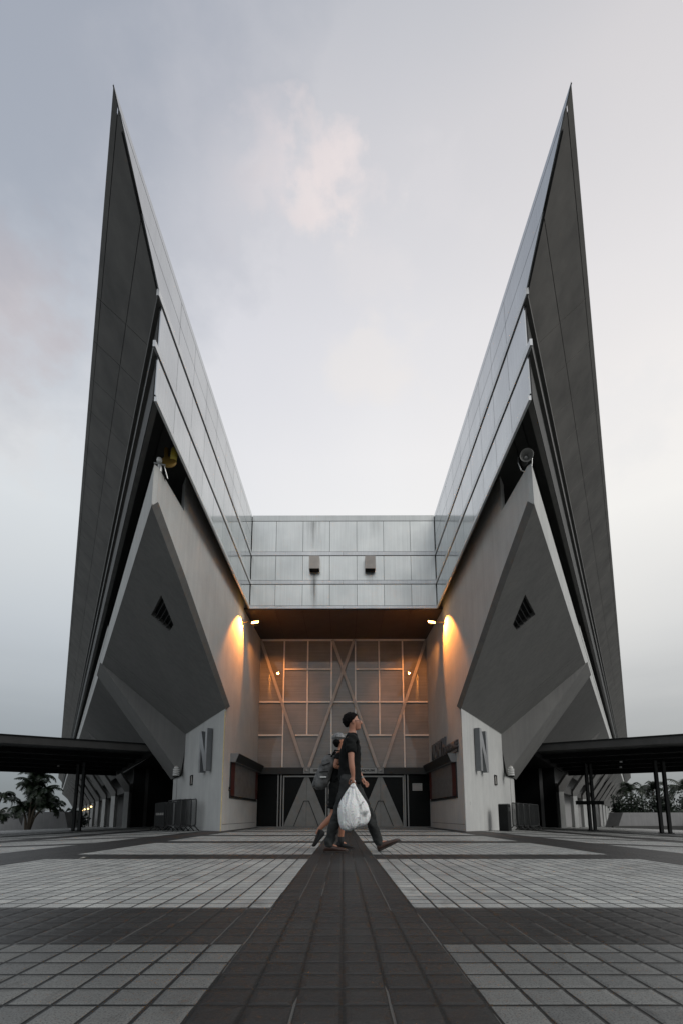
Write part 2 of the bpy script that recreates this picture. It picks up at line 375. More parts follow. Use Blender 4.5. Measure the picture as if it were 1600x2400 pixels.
tag(MB(Matrix.Translation((-2.88, 5.55, 0))).add([(0, 0, .004), (.10, .01, .02), (.12, .04, .006), (.03, .05, .018)], [(0, 1, 2, 3)]).add([(.02, .01, .002), (.11, .02, .003), (.09, .045, .003)], [(0, 1, 2)]).build('paper_scrap', M['leafbit'], fixn=False), 'small crumpled paper scrap lying on the paving at the left', 'litter')
# ------------------------------------------------------------------ the stadium
K = .577                      # outer walls run 30 degrees off the axis
ST = empty('stadium', bw(0, 7.5), 'grey stadium entrance with two sharp roof points over the doors', 'stadium', PHI)
OFS = Matrix.Translation((0, -7.5, 0))
def SM(s): return OFS @ Matrix.Diagonal((s, 1, 1, 1))
YE = 150.0
def fx_face(y): return 3.42 + (17.07 - y) * .01            # notch face of the roof wing
def rise(y): return (17.07 - y) * .0255                     # its joints climb towards the point
def ol(y0, y, x0=None):                                     # x of an outer line that starts at y0 on the notch face
    return (fx_face(y0) if x0 is None else x0) + K * (y - y0)
def xw(y): return 3.52 + .035 * (20.2 - y)                  # notch concrete wall
rnd = lambda a=.06: 1 + random.uniform(-a, a)

for s in (-1, 1):
    S = SM(s)
    # ---- roof shell
    roof = MB(S)
    tip = (fx_face(5.92), 5.92)
    roof.prism([(tip[0] + .06, tip[1] + .45, 11.60), (ol(5.92, YE) - .03, YE, 11.60), (0.02, YE, 11.60), (0.02, 17.2, 11.60), (3.46, 17.2, 11.60)], (0, 0, .035))
    roofo = roof.build('roof', M['ledge'], ST)
    # outer fascia / soffit strips: (mitre y, z)
    LN = [(5.88, 11.66), (6.05, 11.555), (7.06, 10.95), (7.98, 10.38)]
    sof = MB(S); back = MB(S)
    back.quad(*[(ol(a, y) + dx_, y, z + .03) for (a, z), y, dx_ in ((LN[0], 6.03, -.01), (LN[0], YE, -.03), (LN[3], YE, 0), (LN[3], 8.1, 0))])
    ysj = [5.88] + [9.07 + k for k in range(52)] + [60 + 6 * (k + 1) for k in range(15)]
    gap = .014
    for (a0, z0), (a1, z1) in zip(LN, LN[1:]):
        g0 = .012 if a0 > 6 else 0
        a0g, z0g = a0 + (a1 - a0) * g0, z0 + (z1 - z0) * g0
        for ya, yb in zip(ysj, ysj[1:]):
            ya_, yb_ = ya + gap / 2, yb - gap / 2
            qa = [max(ya_, a0g + .012), yb_, yb_, max(ya_, a1 - .012)]
            if yb_ <= a1: continue
            P = [(ol(a0g, qa[0]), qa[0], z0g), (ol(a0g, qa[1]), qa[1], z0g), (ol(a1 - .012, qa[2]), qa[2], z1 + .01), (ol(a1 - .012, qa[3]), qa[3], z1 + .01)]
            tt = rnd(.16); sof.hull8(P, [(x + .004, y, z + .028) for x, y, z in P], tt)
    so = sof.build('soffit_panel', M['soffit'], roofo); back.build('joint_backing', M['joint'], roofo)
    # recess behind, thin ledges, bottom band, deck ceiling
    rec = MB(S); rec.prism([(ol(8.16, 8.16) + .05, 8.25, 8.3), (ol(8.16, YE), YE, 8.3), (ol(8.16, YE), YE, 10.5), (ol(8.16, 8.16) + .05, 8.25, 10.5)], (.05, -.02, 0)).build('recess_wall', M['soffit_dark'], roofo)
    led = MB(S)
    for (a0, a1, za, zb) in ((7.90, 8.18, 10.40, 10.25), (7.90, 8.2, 9.264, 9.14)):
        led.hull8([(ol(a0, a0), a0, za), (ol(a1, a1), a1, za), (ol(a1, a1), a1, zb), (ol(a0, a0), a0, zb)],
                  [(ol(a0, YE), YE, za), (ol(a1, YE), YE, za), (ol(a1, YE), YE, zb), (ol(a0, YE), YE, zb)])
    led.hull8([(ol(8.10, 8.10) + .01, 8.11, 8.66), (ol(8.3, 8.3) + .01, 8.3, 8.66), (ol(8.3, 8.3) + .01, 8.3, 8.28), (ol(8.10, 8.10) + .01, 8.11, 8.28)],
              [(ol(8.10, YE), YE, 8.66), (ol(8.3, YE), YE, 8.66), (ol(8.3, YE), YE, 8.28), (ol(8.10, YE), YE, 8.28)])
    led.build('ledge', M['ledge'], roofo)
    cei = MB(S)
    cei.prism([(3.62, 8.42, 8.70), (ol(8.25, YE), YE, 8.70), (ol(8.25, YE) - 9, YE, 8.70), (3.50, 24, 8.70)], (0, 0, .08))
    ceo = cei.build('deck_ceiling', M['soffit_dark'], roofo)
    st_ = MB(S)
    for a in (8.75, 9.25):
        st_.hull8([(ol(a, a), a, 8.69), (ol(a, a) + .04, a + .08, 8.69), (ol(a, a) + .04, a + .08, 8.655), (ol(a, a), a, 8.655)],
                  [(ol(a, YE), YE, 8.69), (ol(a, YE) + .04, YE, 8.69), (ol(a, YE) + .04, YE, 8.655), (ol(a, YE), YE, 8.655)])
    st_.build('ceiling_trim', M['black'], roofo)
    # ---- notch face cladding
    pan = MB(S); bk = MB(S); strips = MB(S)
    lines = [(11.42, 0), (10.75, 1), (10.175, 1), (10.01, 1), (9.034, 1), (8.873, 1), (8.039, 1), (7.916, 1)]
    def zl(i, y):
        if i < 0: return 11.645
        z, r = lines[i]
        if i == 0: return 11.42 + (17.07 - y) * .009
        return z + rise(y) * (0.8 if i == 1 else 1)
    def ymin(z):        # mitre edge of the face at height z
        for (a0, z0), (a1, z1) in zip(LN, LN[1:]):
            if z0 >= z >= z1: return a0 + (a1 - a0) * (z0 - z) / (z0 - z1)
        return 8.10
    bkp = [(fx_face(6.3) + .025, 6.3, 11.62), (fx_face(6.3) + .025, 6.3, 11.42), (fx_face(7.95) + .025, 7.95, 10.40), (fx_face(8.12) + .025, 8.12, 10.3), (fx_face(8.12) + .025, 8.12, 8.2), (3.445, 17.06, 7.93), (3.445, 17.06, 11.63)]
    bk.prism(bkp, (.03, 0, 0)).build('joint_backing', M['joint'], roofo)
    jy = [8.07 + k for k in range(9)] + [17.06]
    bands = [(-1, 0), (0, 1), (1, 2), (3, 4), (5, 6)]
    for hi, lo in bands:
        ed = [5.0] + (jy[1:] if hi < 3 else jy[1:])
        if lo == 0: ed = [5.0, 12.07, 17.06]
        for ya, yb in zip(ed, ed[1:]):
            ga = .006
            pts = []
            y_hi0, y_lo0 = ymin(zl(hi, 8.0)), ymin(zl(lo, 8.0))
            if hi == -1: y_hi0, y_lo0 = 5.885, ymin(11.53)
            yh = max(ya + ga, y_hi0); yl = max(ya + ga, y_lo0); ye = yb - ga
            if ye <= yh: continue
            zt = (lambda y: zl(hi, y) - (.008 if hi >= 0 else 0)); zb = (lambda y: zl(lo, y) + .008)
            if ye <= yl:
                P = [(fx_face(yh), yh, zt(yh)), (fx_face(ye), ye, zt(ye)), (fx_face(ye), ye, zt(ye) - (zt(ye) - zb(ye)) * (ye - yh) / max(.01, (yl - yh)))]
                pan.prism(P, (.02, 0, 0), rnd(.05)); continue
            P = [(fx_face(yh), yh, zt(yh)), (fx_face(ye), ye, zt(ye)), (fx_face(ye), ye, zb(ye)), (fx_face(yl), yl, zb(yl))]
            pan.prism(P, (.02, 0, 0), rnd(.05))
    pan.build('cladding_panel', M['clad_wing'], roofo)
    for hi, lo, ys_ in ((2, 3, 7.90), (4, 5, 7.90), (6, 7, 8.12)):
        for ya, yb in ((ys_, 11.07), (11.08, 14.07), (14.08, 17.06)):
            P = [(fx_face(ya) - .022, ya, zl(hi, ya) - .012), (fx_face(yb) - .022, yb, zl(hi, yb) - .012), (fx_face(yb) - .022, yb, zl(lo, yb) + .012), (fx_face(ya) - .022, ya, zl(lo, ya) + .012)]
            strips.prism(P, (.05, 0, 0), rnd(.05))
    strips.build('trim_strip', M['trim'], roofo)
    # ---- concrete: notch wall, parapet, raking underside, wall with the letter
    t2 = lambda t, off=0, c=(3.693, 15.27): (c[0] + .5 * t + .866 * off, c[1] + .866 * t - .5 * off)
    wall = MB(S)
    def wp(y, z): return (xw(y), y, z)
    # notch wall: solid slab, thick 0.34 where it has an inside
    wall.prism([wp(15.2, -.3), wp(15.27, 3.78), wp(10.93, 5.98), wp(10.93, 8.72), wp(20.35, 8.72), wp(20.35, -.3)], (.20, .3464, 0))
    # front spike above the underside: follows the mitre so that it never pokes through the parapet
    yo = 9.30; xo = 3.95
    A = wp(9.40, 6.82); B = wp(9.40, 7.755)
    wall.add([A, B, wp(10.93, 7.755), wp(10.93, 6.03),
              (xo, yo, 6.85), (xo, yo, 7.755), (xw(10.93) + .25, 10.93, 7.755), (xw(10.93) + .25, 10.93, 6.3)],
             [(0, 3, 2, 1), (0, 1, 5, 4), (1, 2, 6, 5), (2, 3, 7, 6), (3, 0, 4, 7), (4, 5, 6, 7)])
    wo_ = wall.build('concrete_wall', M['concrete'], ST)
    def pl(a, y): return xo + K * (y - a)
    par = MB(S)
    par.hull8([(xo, yo, 6.82), (xo + .02, yo + .25, 6.82), (xo + .02, yo + .25, 7.75), (xo, yo, 7.75)],
              [(pl(yo, 148), 148, 6.82), (pl(yo, 148) - .1, 148.3, 6.82), (pl(yo, 148) - .1, 148.3, 7.75), (pl(yo, 148), 148, 7.75)])
    # proud coping that starts part way along
    par.hull8([(pl(yo, 18.5) + .012, 18.5, 7.60), (pl(yo, 18.5) + .012, 18.75, 7.60), (pl(yo, 18.5) + .012, 18.75, 7.87), (pl(yo, 18.5) + .012, 18.5, 7.87)],
              [(pl(yo, 147) + .03, 147, 7.60), (pl(yo, 147) + .03, 147.3, 7.60), (pl(yo, 147) + .03, 147.3, 7.87), (pl(yo, 147) + .03, 147, 7.87)])
    par.build('parapet', M['concrete'], wo_)
    # raking underside with the louvred vent cut in it
    Ax = Vector((xo, yo, 6.795)); Cx = Vector((3.693, 15.265, 3.755)); dv = Vector((.5, .866, 0))
    def onP1(x, y):
        n_ = dv.cross(Cx - Ax); return -(n_.x * (x - Ax.x) + n_.y * (y - Ax.y)) / n_.z + Ax.z
    vent = [(4.711, 12.046), (5.481, 13.364), (4.967, 13.455), (4.669, 12.942)]
    ventp = [(x, y, onP1(x, y)) for x, y in vent]
    lowp = [tuple(Cx), tuple(Cx + dv * 6.2)]
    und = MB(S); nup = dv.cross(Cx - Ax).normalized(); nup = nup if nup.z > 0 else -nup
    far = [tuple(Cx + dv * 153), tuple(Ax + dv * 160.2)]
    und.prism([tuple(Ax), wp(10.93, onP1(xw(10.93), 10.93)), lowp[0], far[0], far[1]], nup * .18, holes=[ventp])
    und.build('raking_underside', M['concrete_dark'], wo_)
    # faint formwork lines on it
    fl = MB(S)
    for a_, b_, w_ in ((Cx + dv * 3.6, Ax + dv * 10.6, .018), (Cx + dv * 3.95, Ax + dv * 10.95, .012)):
        dn = (b_ - a_).normalized(); sd_ = dn.cross(nup) * w_ * .5; pr = -nup * .003
        fl.quad(a_ + sd_ + pr, b_ + sd_ + pr, b_ - sd_ + pr, a_ - sd_ + pr)
    fl.build('formwork_joint', M['concrete_deep'], wo_)
    vb = MB(S); vb.prism([(x, y, z) for x, y, z in ventp], nup * .012)
    vb.v = [tuple(Vector(v) + (OFS.to_3x3() @ (Matrix.Diagonal((s, 1, 1)) @ nup)) * .14) for v in vb.v]
    vo = vb.build('vent_recess', M['black'], wo_)
    sl = MB(S)
    for k in range(1, 5):
        f0 = k / 5
        a_ = Vector(ventp[0]).lerp(Vector(ventp[3]), f0) if k < 3 else Vector(ventp[0]).lerp(Vector(ventp[3]), f0)
        b_ = Vector(ventp[1]).lerp(Vector(ventp[2]), f0)
        sd_ = (Vector(ventp[3]) - Vector(ventp[0])).normalized() * .012
        sl.hull8([a_ - sd_ + nup * .03, a_ + sd_ + nup * .03, b_ + sd_ + nup * .03, b_ - sd_ + nup * .03], [a_ - sd_ + nup * .10, a_ + sd_ + nup * .10, b_ + sd_ + nup * .10, b_ - sd_ + nup * .10])
    sl.build('vent_slat', M['steel_dark'], wo_)
    # wall under it, running along the outer line
    nw = MB(S); e0 = t2(0); e1 = t2(5.42); e2 = t2(7.62)
    nin = (.02, .35, 0)
    nw.prism([(e0[0] + .002, e0[1] - .068, -.4), (e0[0] + .002, e0[1] - .068, 3.785), (e1[0] + .03, e1[1] - .04, 3.80), (t2(5.62)[0], t2(5.62)[1], 3.75), (t2(6.15)[0], t2(6.15)[1], 2.08), (e2[0], e2[1], 2.08), (e2[0], e2[1], -.6)], nin)
    nwo = nw.build('letter_wall', M['concrete'], wo_)
    gr = MB(S)
    for (ta, za, tb, zb, w_) in ((2.52, -.2, 2.52, 3.79, .012),):
        p0 = t2(ta - w_, .003); p1 = t2(ta + w_, .003)
        gr.quad((p0[0], p0[1], za), (p1[0], p1[1], za), (p1[0], p1[1], zb), (p0[0], p0[1], zb))
    p0 = t2(0.02, .003); p1 = t2(7.6, .003)
    gr.quad((p0[0], p0[1], .19), (p1[0], p1[1], .05), (p1[0], p1[1], .065), (p0[0], p0[1], .205))
    gr.quad((xw(15.3) - .003, 15.3, .19), (xw(20) - .003, 20, .19), (xw(20) - .003, 20, .205), (xw(15.3) - .003, 15.3, .205))
    gr.build('wall_joint', M['concrete_deep'], nwo)
    cg = MB(S); cg.box(3.695 - .012, 15.168, 0, 3.695 + .016, 15.20, 1.9 if s > 0 else 3.7).build('corner_guard', M['concrete'] if s > 0 else M['corner'], nwo)
    # first big bracket
    br = MB(S)
    br.add([(6.40, 20.10, 3.80), (10.28, 20.10, 6.86), (6.62, 20.10, 2.10), (7.2, 22.2, 3.85), (11.47, 22.2, 6.90), (7.72, 22.2, 2.05)],
           [(0, 1, 2), (3, 5, 4), (0, 3, 4, 1), (1, 4, 5, 2), (2, 5, 3, 0)])
    br.build('raking_bracket', M['concrete_dark'], wo_)
    # colonnade: column + bracket, one every 8.25 m
    for k in range(13):
        yc = 35.5 + 8.25 * k; xc = 3.693 + K * (yc - 15.27)
        c_ = MB(S); c_.box(xc - .17, yc - .3, gz(xc) - .4, xc + .17, yc + .3, 2.12)
        co = c_.build('column', M['concrete'], ST)
        f_ = MB(S); xq = xo + K * (yc - yo)
        f_.prism([(xc - .16, yc - .28, 2.5), (xq - 1.1, yc - .28, 6.2), (xq - .35, yc - .28, 6.72), (xc + .16, yc - .28, 2.125), (xc - .16, yc - .28, 2.125)], (0, .56, 0))
        f_.build('raking_bracket', M['concrete_dark'], co)
    # infill wall behind the columns, dark opening in front of it, deck
    inf = MB(S); i0, i1 = t2(23.4, -1.1), t2(155, -1.1)
    inf.prism([(i0[0], i0[1], -3), (i1[0], i1[1], -6), (i1[0], i1[1], 6.6), (i0[0], i0[1], 6.6)], (-.2, .1, 0))
    b0, b1 = t2(23.4, -.15), t2(153, -.15)
    inb = MB(S); inb.hull8([(b0[0], b0[1], 2.2), (b0[0] - .5, b0[1] + .3, 2.2), (b0[0] - .5, b0[1] + .3, 2.75), (b0[0], b0[1], 2.75)],
              [(b1[0], b1[1], 2.2), (b1[0] - .5, b1[1] + .3, 2.2), (b1[0] - .5, b1[1] + .3, 2.75), (b1[0], b1[1], 2.75)])
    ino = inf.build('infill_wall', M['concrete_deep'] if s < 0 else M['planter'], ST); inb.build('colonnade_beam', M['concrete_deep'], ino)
    og = MB(S); o0, o1 = t2(7.6, -.28), t2(23.4, -.28); q0, q1 = t2(7.6, -9), t2(23.4, -9)
    og.prism([(q0[0], q0[1], -1), (q1[0], q1[1], -1), (q1[0], q1[1], 4), (q0[0], q0[1], 4)], (-.2, .1, 0))
    og.prism([(o0[0], o0[1] + .02, -1), (q0[0], q0[1] + .02, -1), (q0[0], q0[1] + .02, 4), (o0[0], o0[1] + .02, 4)], (.1, .17, 0))
    og.prism([(o1[0], o1[1], -1.2), (q1[0], q1[1], -1.2), (q1[0], q1[1], 4), (o1[0], o1[1], 4)], (.1, .17, 0))
    og.prism([(o0[0], o0[1], 3.86), (o1[0], o1[1], 3.86), (q1[0], q1[1], 3.86), (q0[0], q0[1], 3.86)], (0, 0, .1))
    og.build('passage_lining', M['black'], ST)
    dk_ = MB(S)
    dk_.prism([(xw(11.2) + .36, 11.6, 7.0), (pl(yo, 148) - .3, 148, 7.0), (pl(yo, 148) - 8, 148, 7.0), (xw(19) + .36, 22, 7.0)], (0, 0, .12))
    dk_.prism([(5.1, 16.5, 7.1), (pl(yo, 148) - 6, 148, 7.1), (pl(yo, 148) - 6, 148, 8.7), (5.1, 16.5, 8.7)], (-.1, .1, 0))
    dk_.build('gallery_deck', M['concrete_deep'], ST)
    pc = MB(S); pc.box(4.52, 11.94, 7.1, 4.70, 12.14, 8.72)
    pc.build('gallery_column', M['planter'], ST)
    wg = MB(S); wg.prism([(4.27, 12.30, 7.3), (4.49, 12.16, 7.3), (4.49, 12.16, 8.55), (4.27, 12.30, 8.55)], (.02, .02, 0)).build('gallery_window', M['mirror'], ST)

# ---- central fascia over the doors
fo = MB(OFS); zs = [11.65, 11.42, 10.175, 10.01, 9.034, 8.873, 8.039, 7.916]
bkf = MB(OFS); bkf.box(-3.44, 17.09, 7.93, 3.44, 17.3, 11.63); fback = bkf.build('entrance_fascia', M['joint'], ST)
fp = MB(OFS); g_ = .007
xj = [-3.405, -2.5, -1.5, -.5, .5, 1.5, 2.5, 3.405]
for hi, lo in ((1, 2), (3, 4), (5, 6)):
    for xa, xb in zip(xj, xj[1:]): fp.box(xa + g_, 17.065, zs[lo] + .01, xb - g_, 17.088, zs[hi] - .01, rnd(.04))
fp.box(-3.405, 17.06, 11.43, 3.405, 17.088, 11.655, .8)
fp.build('cladding_panel', M['clad'], fback)
fs_ = MB(OFS)
for hi, lo in ((2, 3), (4, 5), (6, 7)):
    for xa, xb in ((-3.405, 0), (.006, 3.405)): fs_.box(xa, 17.045, zs[lo] + .012, xb - .004, 17.088, zs[hi] - .012, rnd(.03))
fs_.build('trim_strip', M['trim'], fback)
# two down-facing light boxes on it, and the run-off stains below them
for xc, nm in ((-1.055, 'left'), (.985, 'right')):
    bx = MB(OFS); bx.box(xc - .19, 16.80, 9.37, xc + .19, 17.06, 9.87)
    for k in range(1, 5): bx.box(xc - .19 + k * .076 - .006, 16.792, 9.38, xc - .19 + k * .076 + .006, 16.80, 9.86)
    o = bx.build('fascia_light_box', M['brace'], fback); MB(OFS).box(xc - .17, 16.81, 9.352, xc + .17, 17.05, 9.369).build('diffuser', M['black'], o)
def stain(x, w, z0, z1, k):
    """rain run-off stain, see-through film a few mm proud of the panels"""
    m, nt, b = new_mat('runoff_stain'); v = coords(nt, (1, 1, 1))
    sx = N(nt, 'ShaderNodeSeparateXYZ'); L(nt, v, sx.inputs[0])
    n = noise_t(nt, coords(nt, (16, 1, .6)), 1.0, 4, .6)
    ed = math_n(nt, 'SUBTRACT', 1, math_n(nt, 'DIVIDE', math_n(nt, 'ABSOLUTE', math_n(nt, 'SUBTRACT', sx.outputs[0], x)), w / 2), clamp=True)
    fz = math_n(nt, 'DIVIDE', math_n(nt, 'SUBTRACT', sx.outputs[2], z0), z1 - z0, clamp=True)
    a = math_n(nt, 'MULTIPLY', math_n(nt, 'MULTIPLY', ed, math_n(nt, 'MULTIPLY_ADD', fz, .8, .2)), math_n(nt, 'MULTIPLY_ADD', n, 3.2, -1.0, clamp=True))
    a = math_n(nt, 'MULTIPLY', a, k)
    b.inputs['Base Color'].default_value = (.07, .065, .055, 1); b.inputs['Roughness'].default_value = .8; L(nt, a, b.inputs['Alpha'])
    MB(OFS).quad((x - w / 2, 17.038, z0), (x + w / 2, 17.038, z0), (x + w / 2, 17.038, z1), (x - w / 2, 17.038, z1)).build('runoff_stain', m, fback, fixn=False)
stain(-1.08, .36, 7.93, 9.36, .8); stain(.985, .36, 8.9, 9.36, .4); stain(-1.1, .6, 10.3, 11.4, .45); stain(1.2, .5, 10.7, 11.4, .3); stain(-2.3, .5, 7.95, 8.03, .3)
# canopy soffit
cs = MB(OFS)
for xa, xb in zip([-3.62, -2.5, -1.5, -.5, .5, 1.5, 2.5], [-2.5, -1.5, -.5, .5, 1.5, 2.5, 3.62]):
    cs.box(xa + .008, 17.10, 7.90, xb - .008, 20.16, 7.92, rnd(.08))
cso = cs.build('canopy_soffit', M['canopy_soffit'], ST); MB(OFS).box(-3.64, 17.1, 7.93, 3.64, 20.2, 7.98).build('joint_backing', M['joint'], cso)

# ---- glazed entrance wall
ew = MB(OFS); ew.box(-3.53, 20.21, 2.40, 3.53, 20.26, 7.9); ewo = ew.build('entrance_glazing', M['glazing'], ST)
ZH = [7.86, 6.563, 5.146, 3.737, 2.41]
def bar(mb, x0, z0, x1, z1, w, y0, y1):
    a = Vector((x0, 0, z0)); b_ = Vector((x1, 0, z1)); d = (b_ - a).normalized(); n_ = Vector((-d.z, 0, d.x)) * w / 2
    mb.prism([(p.x, y0, p.z) for p in (a + n_, b_ + n_, b_ - n_, a - n_)], (0, y1 - y0, 0))
for xm, zb in ((-2.5, 2.41), (-1.5, 3.737), (-.5, 2.41), (.5, 2.41), (1.5, 3.737), (2.5, 2.41)):
    mu = MB(OFS); bar(mu, xm, zb, xm, 7.86, .055, 20.13, 20.205); mu.build('mullion', M['mullion'], ewo)
for x0, x1, z in ((-3.5, 3.5, 7.86), (-2.47, -.53, 6.563), (.53, 2.47, 6.563), (-3.5, 3.5, 5.146), (-3.5, -2.53, 3.737), (-1.98, -1.02, 3.737), (1.02, 1.98, 3.737), (-.47, .47, 3.737), (2.53, 3.5, 3.737)):
    mu = MB(OFS); bar(mu, x0, z, x1, z, .06, 20.125, 20.207); mu.build('transom', M['mullion'], ewo)
for x0, x1, y0 in ((-1.62, -3.50, 20.05), (-1.40, .46, 20.02), (1.40, -.46, 20.05), (1.62, 3.50, 20.05)):
    mu = MB(OFS); bar(mu, x0, 2.40, x1, 7.84, .115, y0, y0 + .07); mu.build('diagonal_brace', M['brace'], ewo)
# lintel with the name of the hall
li = MB(OFS); li.box(-3.5, 20.12, 2.13, 3.5, 20.5, 2.398); lio = li.build('lintel', M['lintel'], ST)
for x in (-1.5, 1.5):
    nd = MB(OFS); nd.box(x - .125, 20.03, 2.14, x + .125, 20.12, 2.405); no = nd.build('brace_shoe', M['door'], lio, bevel=.008)
    MB(OFS @ Matrix.Translation((x, 20.028, 2.27)) @ Matrix.Rotation(pi / 2, 4, 'X')).lathe([(.0, .006), (.055, .006), (.06, 0), (.07, 0), (.07, -.01)], 20).build('cap_bolt', M['doorframe'], no, True)
np_ = MB(OFS); np_.box(-1.36, 20.07, 2.155, 1.36, 20.12, 2.385); npo = np_.build('name_board', M['doorframe'], lio)
def text_mesh(txt, size, depth, mat, parent, Mx, name, xscale=1.0, width=None, bold=0.0):
    cu = bpy.data.curves.new('txt', 'FONT'); cu.body = txt; cu.size = size; cu.extrude = depth / 2; cu.align_x = 'CENTER'; cu.align_y = 'CENTER'; cu.offset = bold
    to = bpy.data.objects.new('txt', cu); COL.objects.link(to)
    dg = bpy.context.evaluated_depsgraph_get(); dg.update(); me = bpy.data.meshes.new_from_object(to.evaluated_get(dg))
    bpy.data.objects.remove(to)
    xs_ = [v.co.x for v in me.vertices]; w = max(xs_) - min(xs_); k = (width / w) if width else xscale
    me.transform(Matrix.Diagonal((k, 1, 1, 1))); me.transform(Mx); me.materials.clear(); me.materials.append(mat)
    o = bpy.data.objects.new(name, me); COL.objects.link(o); o.parent = parent; return o
text_mesh('SINGAPORE INDOOR STADIUM', .125, .02, M['lintel'], npo, OFS @ Matrix.Translation((.02, 20.062, 2.27)) @ Matrix.Rotation(pi / 2, 4, 'X'), 'lettering', width=2.46, bold=.004)
# doors
dg_ = MB(OFS); dg_.box(-3.5, 20.42, 0, 3.5, 20.46, 2.14); dg_.build('dark_glazing', M['glass_dark'], ST)
th_ = MB(OFS); th_.box(-3.5, 20.14, -.02, 3.5, 20.44, .02); th_.build('threshold', M['doorframe'], ST)
for xc in (-1.5, 1.5):
    fr = MB(OFS)
    fr.box(xc - .96, 20.28, 2.02, xc + .96, 20.36, 2.08)
    for x in (xc - .96, xc + .91): fr.box(x, 20.28, .02, x + .05, 20.36, 2.02)
    fro = fr.build('double_door', M['doorframe'], ST)
    for sx in (-1, 1):
        lf = MB(OFS)
        lf.prism([(xc + sx * .004, 20.30, .03), (xc + sx * .004, 20.30, 2.01), (xc + sx * .09, 20.30, 2.01), (xc + sx * .86, 20.30, .18), (xc + sx * .90, 20.30, .03)], (0, .05, 0))
        lfo = lf.build('door_leaf', M['door'], fro)
        hd = MB(OFS); bar(hd, xc + sx * .01, 1.045, xc + sx * .10, 1.045, .022, 20.265, 20.29); bar(hd, xc + sx * .10, 1.045, xc + sx * .50, .04, .022, 20.265, 20.29)
        hd.build('pull_rail', M['black'], fro)
for x in (-2.66, -2.54, -.70, -.60, -.49, .46, .57, .67, 2.50, 2.62):
    MB(OFS).box(x - .022, 20.26, .02, x + .022, 20.34, 2.13).build('door_post', M['doorframe'], ST)
nb = MB(OFS @ Matrix.Translation((3.02, 20.405, 1.62))); nb.box(-.2, -.008, -.15, .2, 0, .15)
nbo = nb.build('paper_notice', M['paper'], ST)
nl = MB(OFS @ Matrix.Translation((3.02, 20.395, 1.62)))
for k in range(5): nl.box(-.17, -.001, -.11 + k * .052, .17 - (k % 2) * .06, 0, -.11 + k * .052 + .014)
nl.build('notice_print', M['planter'], nbo)
# ticket counters in both side walls
for s in (-1, 1):
    S = SM(s)
    cb = MB(S); y0, y1 = 16.0, 20.15
    xa, xb = xw(y0), xw(y1)
    cb.add([(xa, y0, 2.19), (xa - .17, y0, 2.19), (xa - .28, y0, 2.47), (xa, y0, 2.47), (xb, y1, 2.19), (xb - .17, y1, 2.19), (xb - .28, y1, 2.47), (xb, y1, 2.47)],
           [(0, 1, 2, 3), (4, 7, 6, 5), (0, 4, 5, 1), (1, 5, 6, 2), (2, 6, 7, 3), (3, 7, 4, 0)])
    cbo = cb.build('ticket_window', M['planter'], ST)
    fcb = MB(S); fcb.hull8([(xa - .178, y0 + .02, 2.2), (xa - .186, y0 + .02, 2.2), (xa - .290, y0 + .02, 2.462), (xa - .282, y0 + .02, 2.462)],
                          [(xb - .178, y1, 2.2), (xb - .186, y1, 2.2), (xb - .290, y1, 2.462), (xb - .282, y1, 2.462)]).build('hood_face', M['lintel'], cbo)
    sh = MB(S); sh.prism([(xa - .012, y0 + .05, 1.07), (xb - .012, y1 - .05, 1.07), (xb - .012, y1 - .05, 2.19), (xa - .012, y0 + .05, 2.19)], (.01, 0, 0)).build('shutter_backing', M['black'], cbo)
    for k in range(10):
        f0, f1 = (k + .15) / 10, (k + .62) / 10
        ya, yb = y0 + .1 + f0 * 4.0, y0 + .1 + f1 * 4.0
        pts = []
        sl_ = MB(S)
        for j in range(7):
            z = 1.10 + j * .18; bow = .06 * sin(pi * j / 6) ; pts.append((z, bow))
        for (za, ba), (zb, bb) in zip(pts, pts[1:]):
            sl_.hull8([(xw(ya) - .02, ya - ba, za), (xw(yb) - .09, yb - ba, za), (xw(yb) - .015, yb - ba, za), (xw(ya) - .014, ya - ba, za)],
                      [(xw(ya) - .02, ya - bb, zb), (xw(yb) - .09, yb - bb, zb), (xw(yb) - .015, yb - bb, zb), (xw(ya) - .014, ya - bb, zb)])
        sl_.build('shutter_slat', M['red'] if k in (0, 9) else M['shutter'], cbo)
    fm = MB(S); fm.box(xa - .03, y0, 1.03, xa, y0 + .05, 2.19); fm.prism([(xa - .03, y0, 1.02), (xb - .03, y1, 1.02), (xb - .03, y1, 1.065), (xa - .03, y0, 1.065)], (.03, 0, 0)).build('counter_frame', M['galv_dull'], cbo)

# ------------------------------------------------------------------ things fixed to the building
def frame_at(x, y, z, ang): return bw(x, y, z), ang + PHI
def place(name, label, cat, x, y, z, ang=0, group=None):
    return empty(name, bw(x, y, z), label, cat, ang + PHI, group)
# "NORTH ENTRANCE" letters above the right ticket counter
ne = place('entrance_sign', 'raised dark letters NORTH ENTRANCE above the right ticket counter hood', 'sign', xw(16.9) - .06, 16.9, 2.47, -pi / 2 + radians(2.0))
text_mesh('NORTH', .86, .07, M['letter'], ne, Matrix.Translation((-1.42, 0.02, .40)) @ Matrix.Rotation(pi / 2, 4, 'X'), 'tall_letters', width=2.2, bold=.012)
text_mesh('ENTRANCE', .33, .07, M['letter'], ne, Matrix.Translation((.50, .02, .27)) @ Matrix.Rotation(pi / 2, 4, 'X'), 'small_letters', width=1.5, bold=.006)
rl = MB(); rl.box(-2.55, .0, .0, 1.28, .03, .03).box(-.25, .0, .12, 1.28, .03, .15).box(-.2, .0, .03, -.17, .03, .12).box(1.2, .0, .03, 1.23, .03, .12).build('sign_rail', M['steel_dark'], ne)
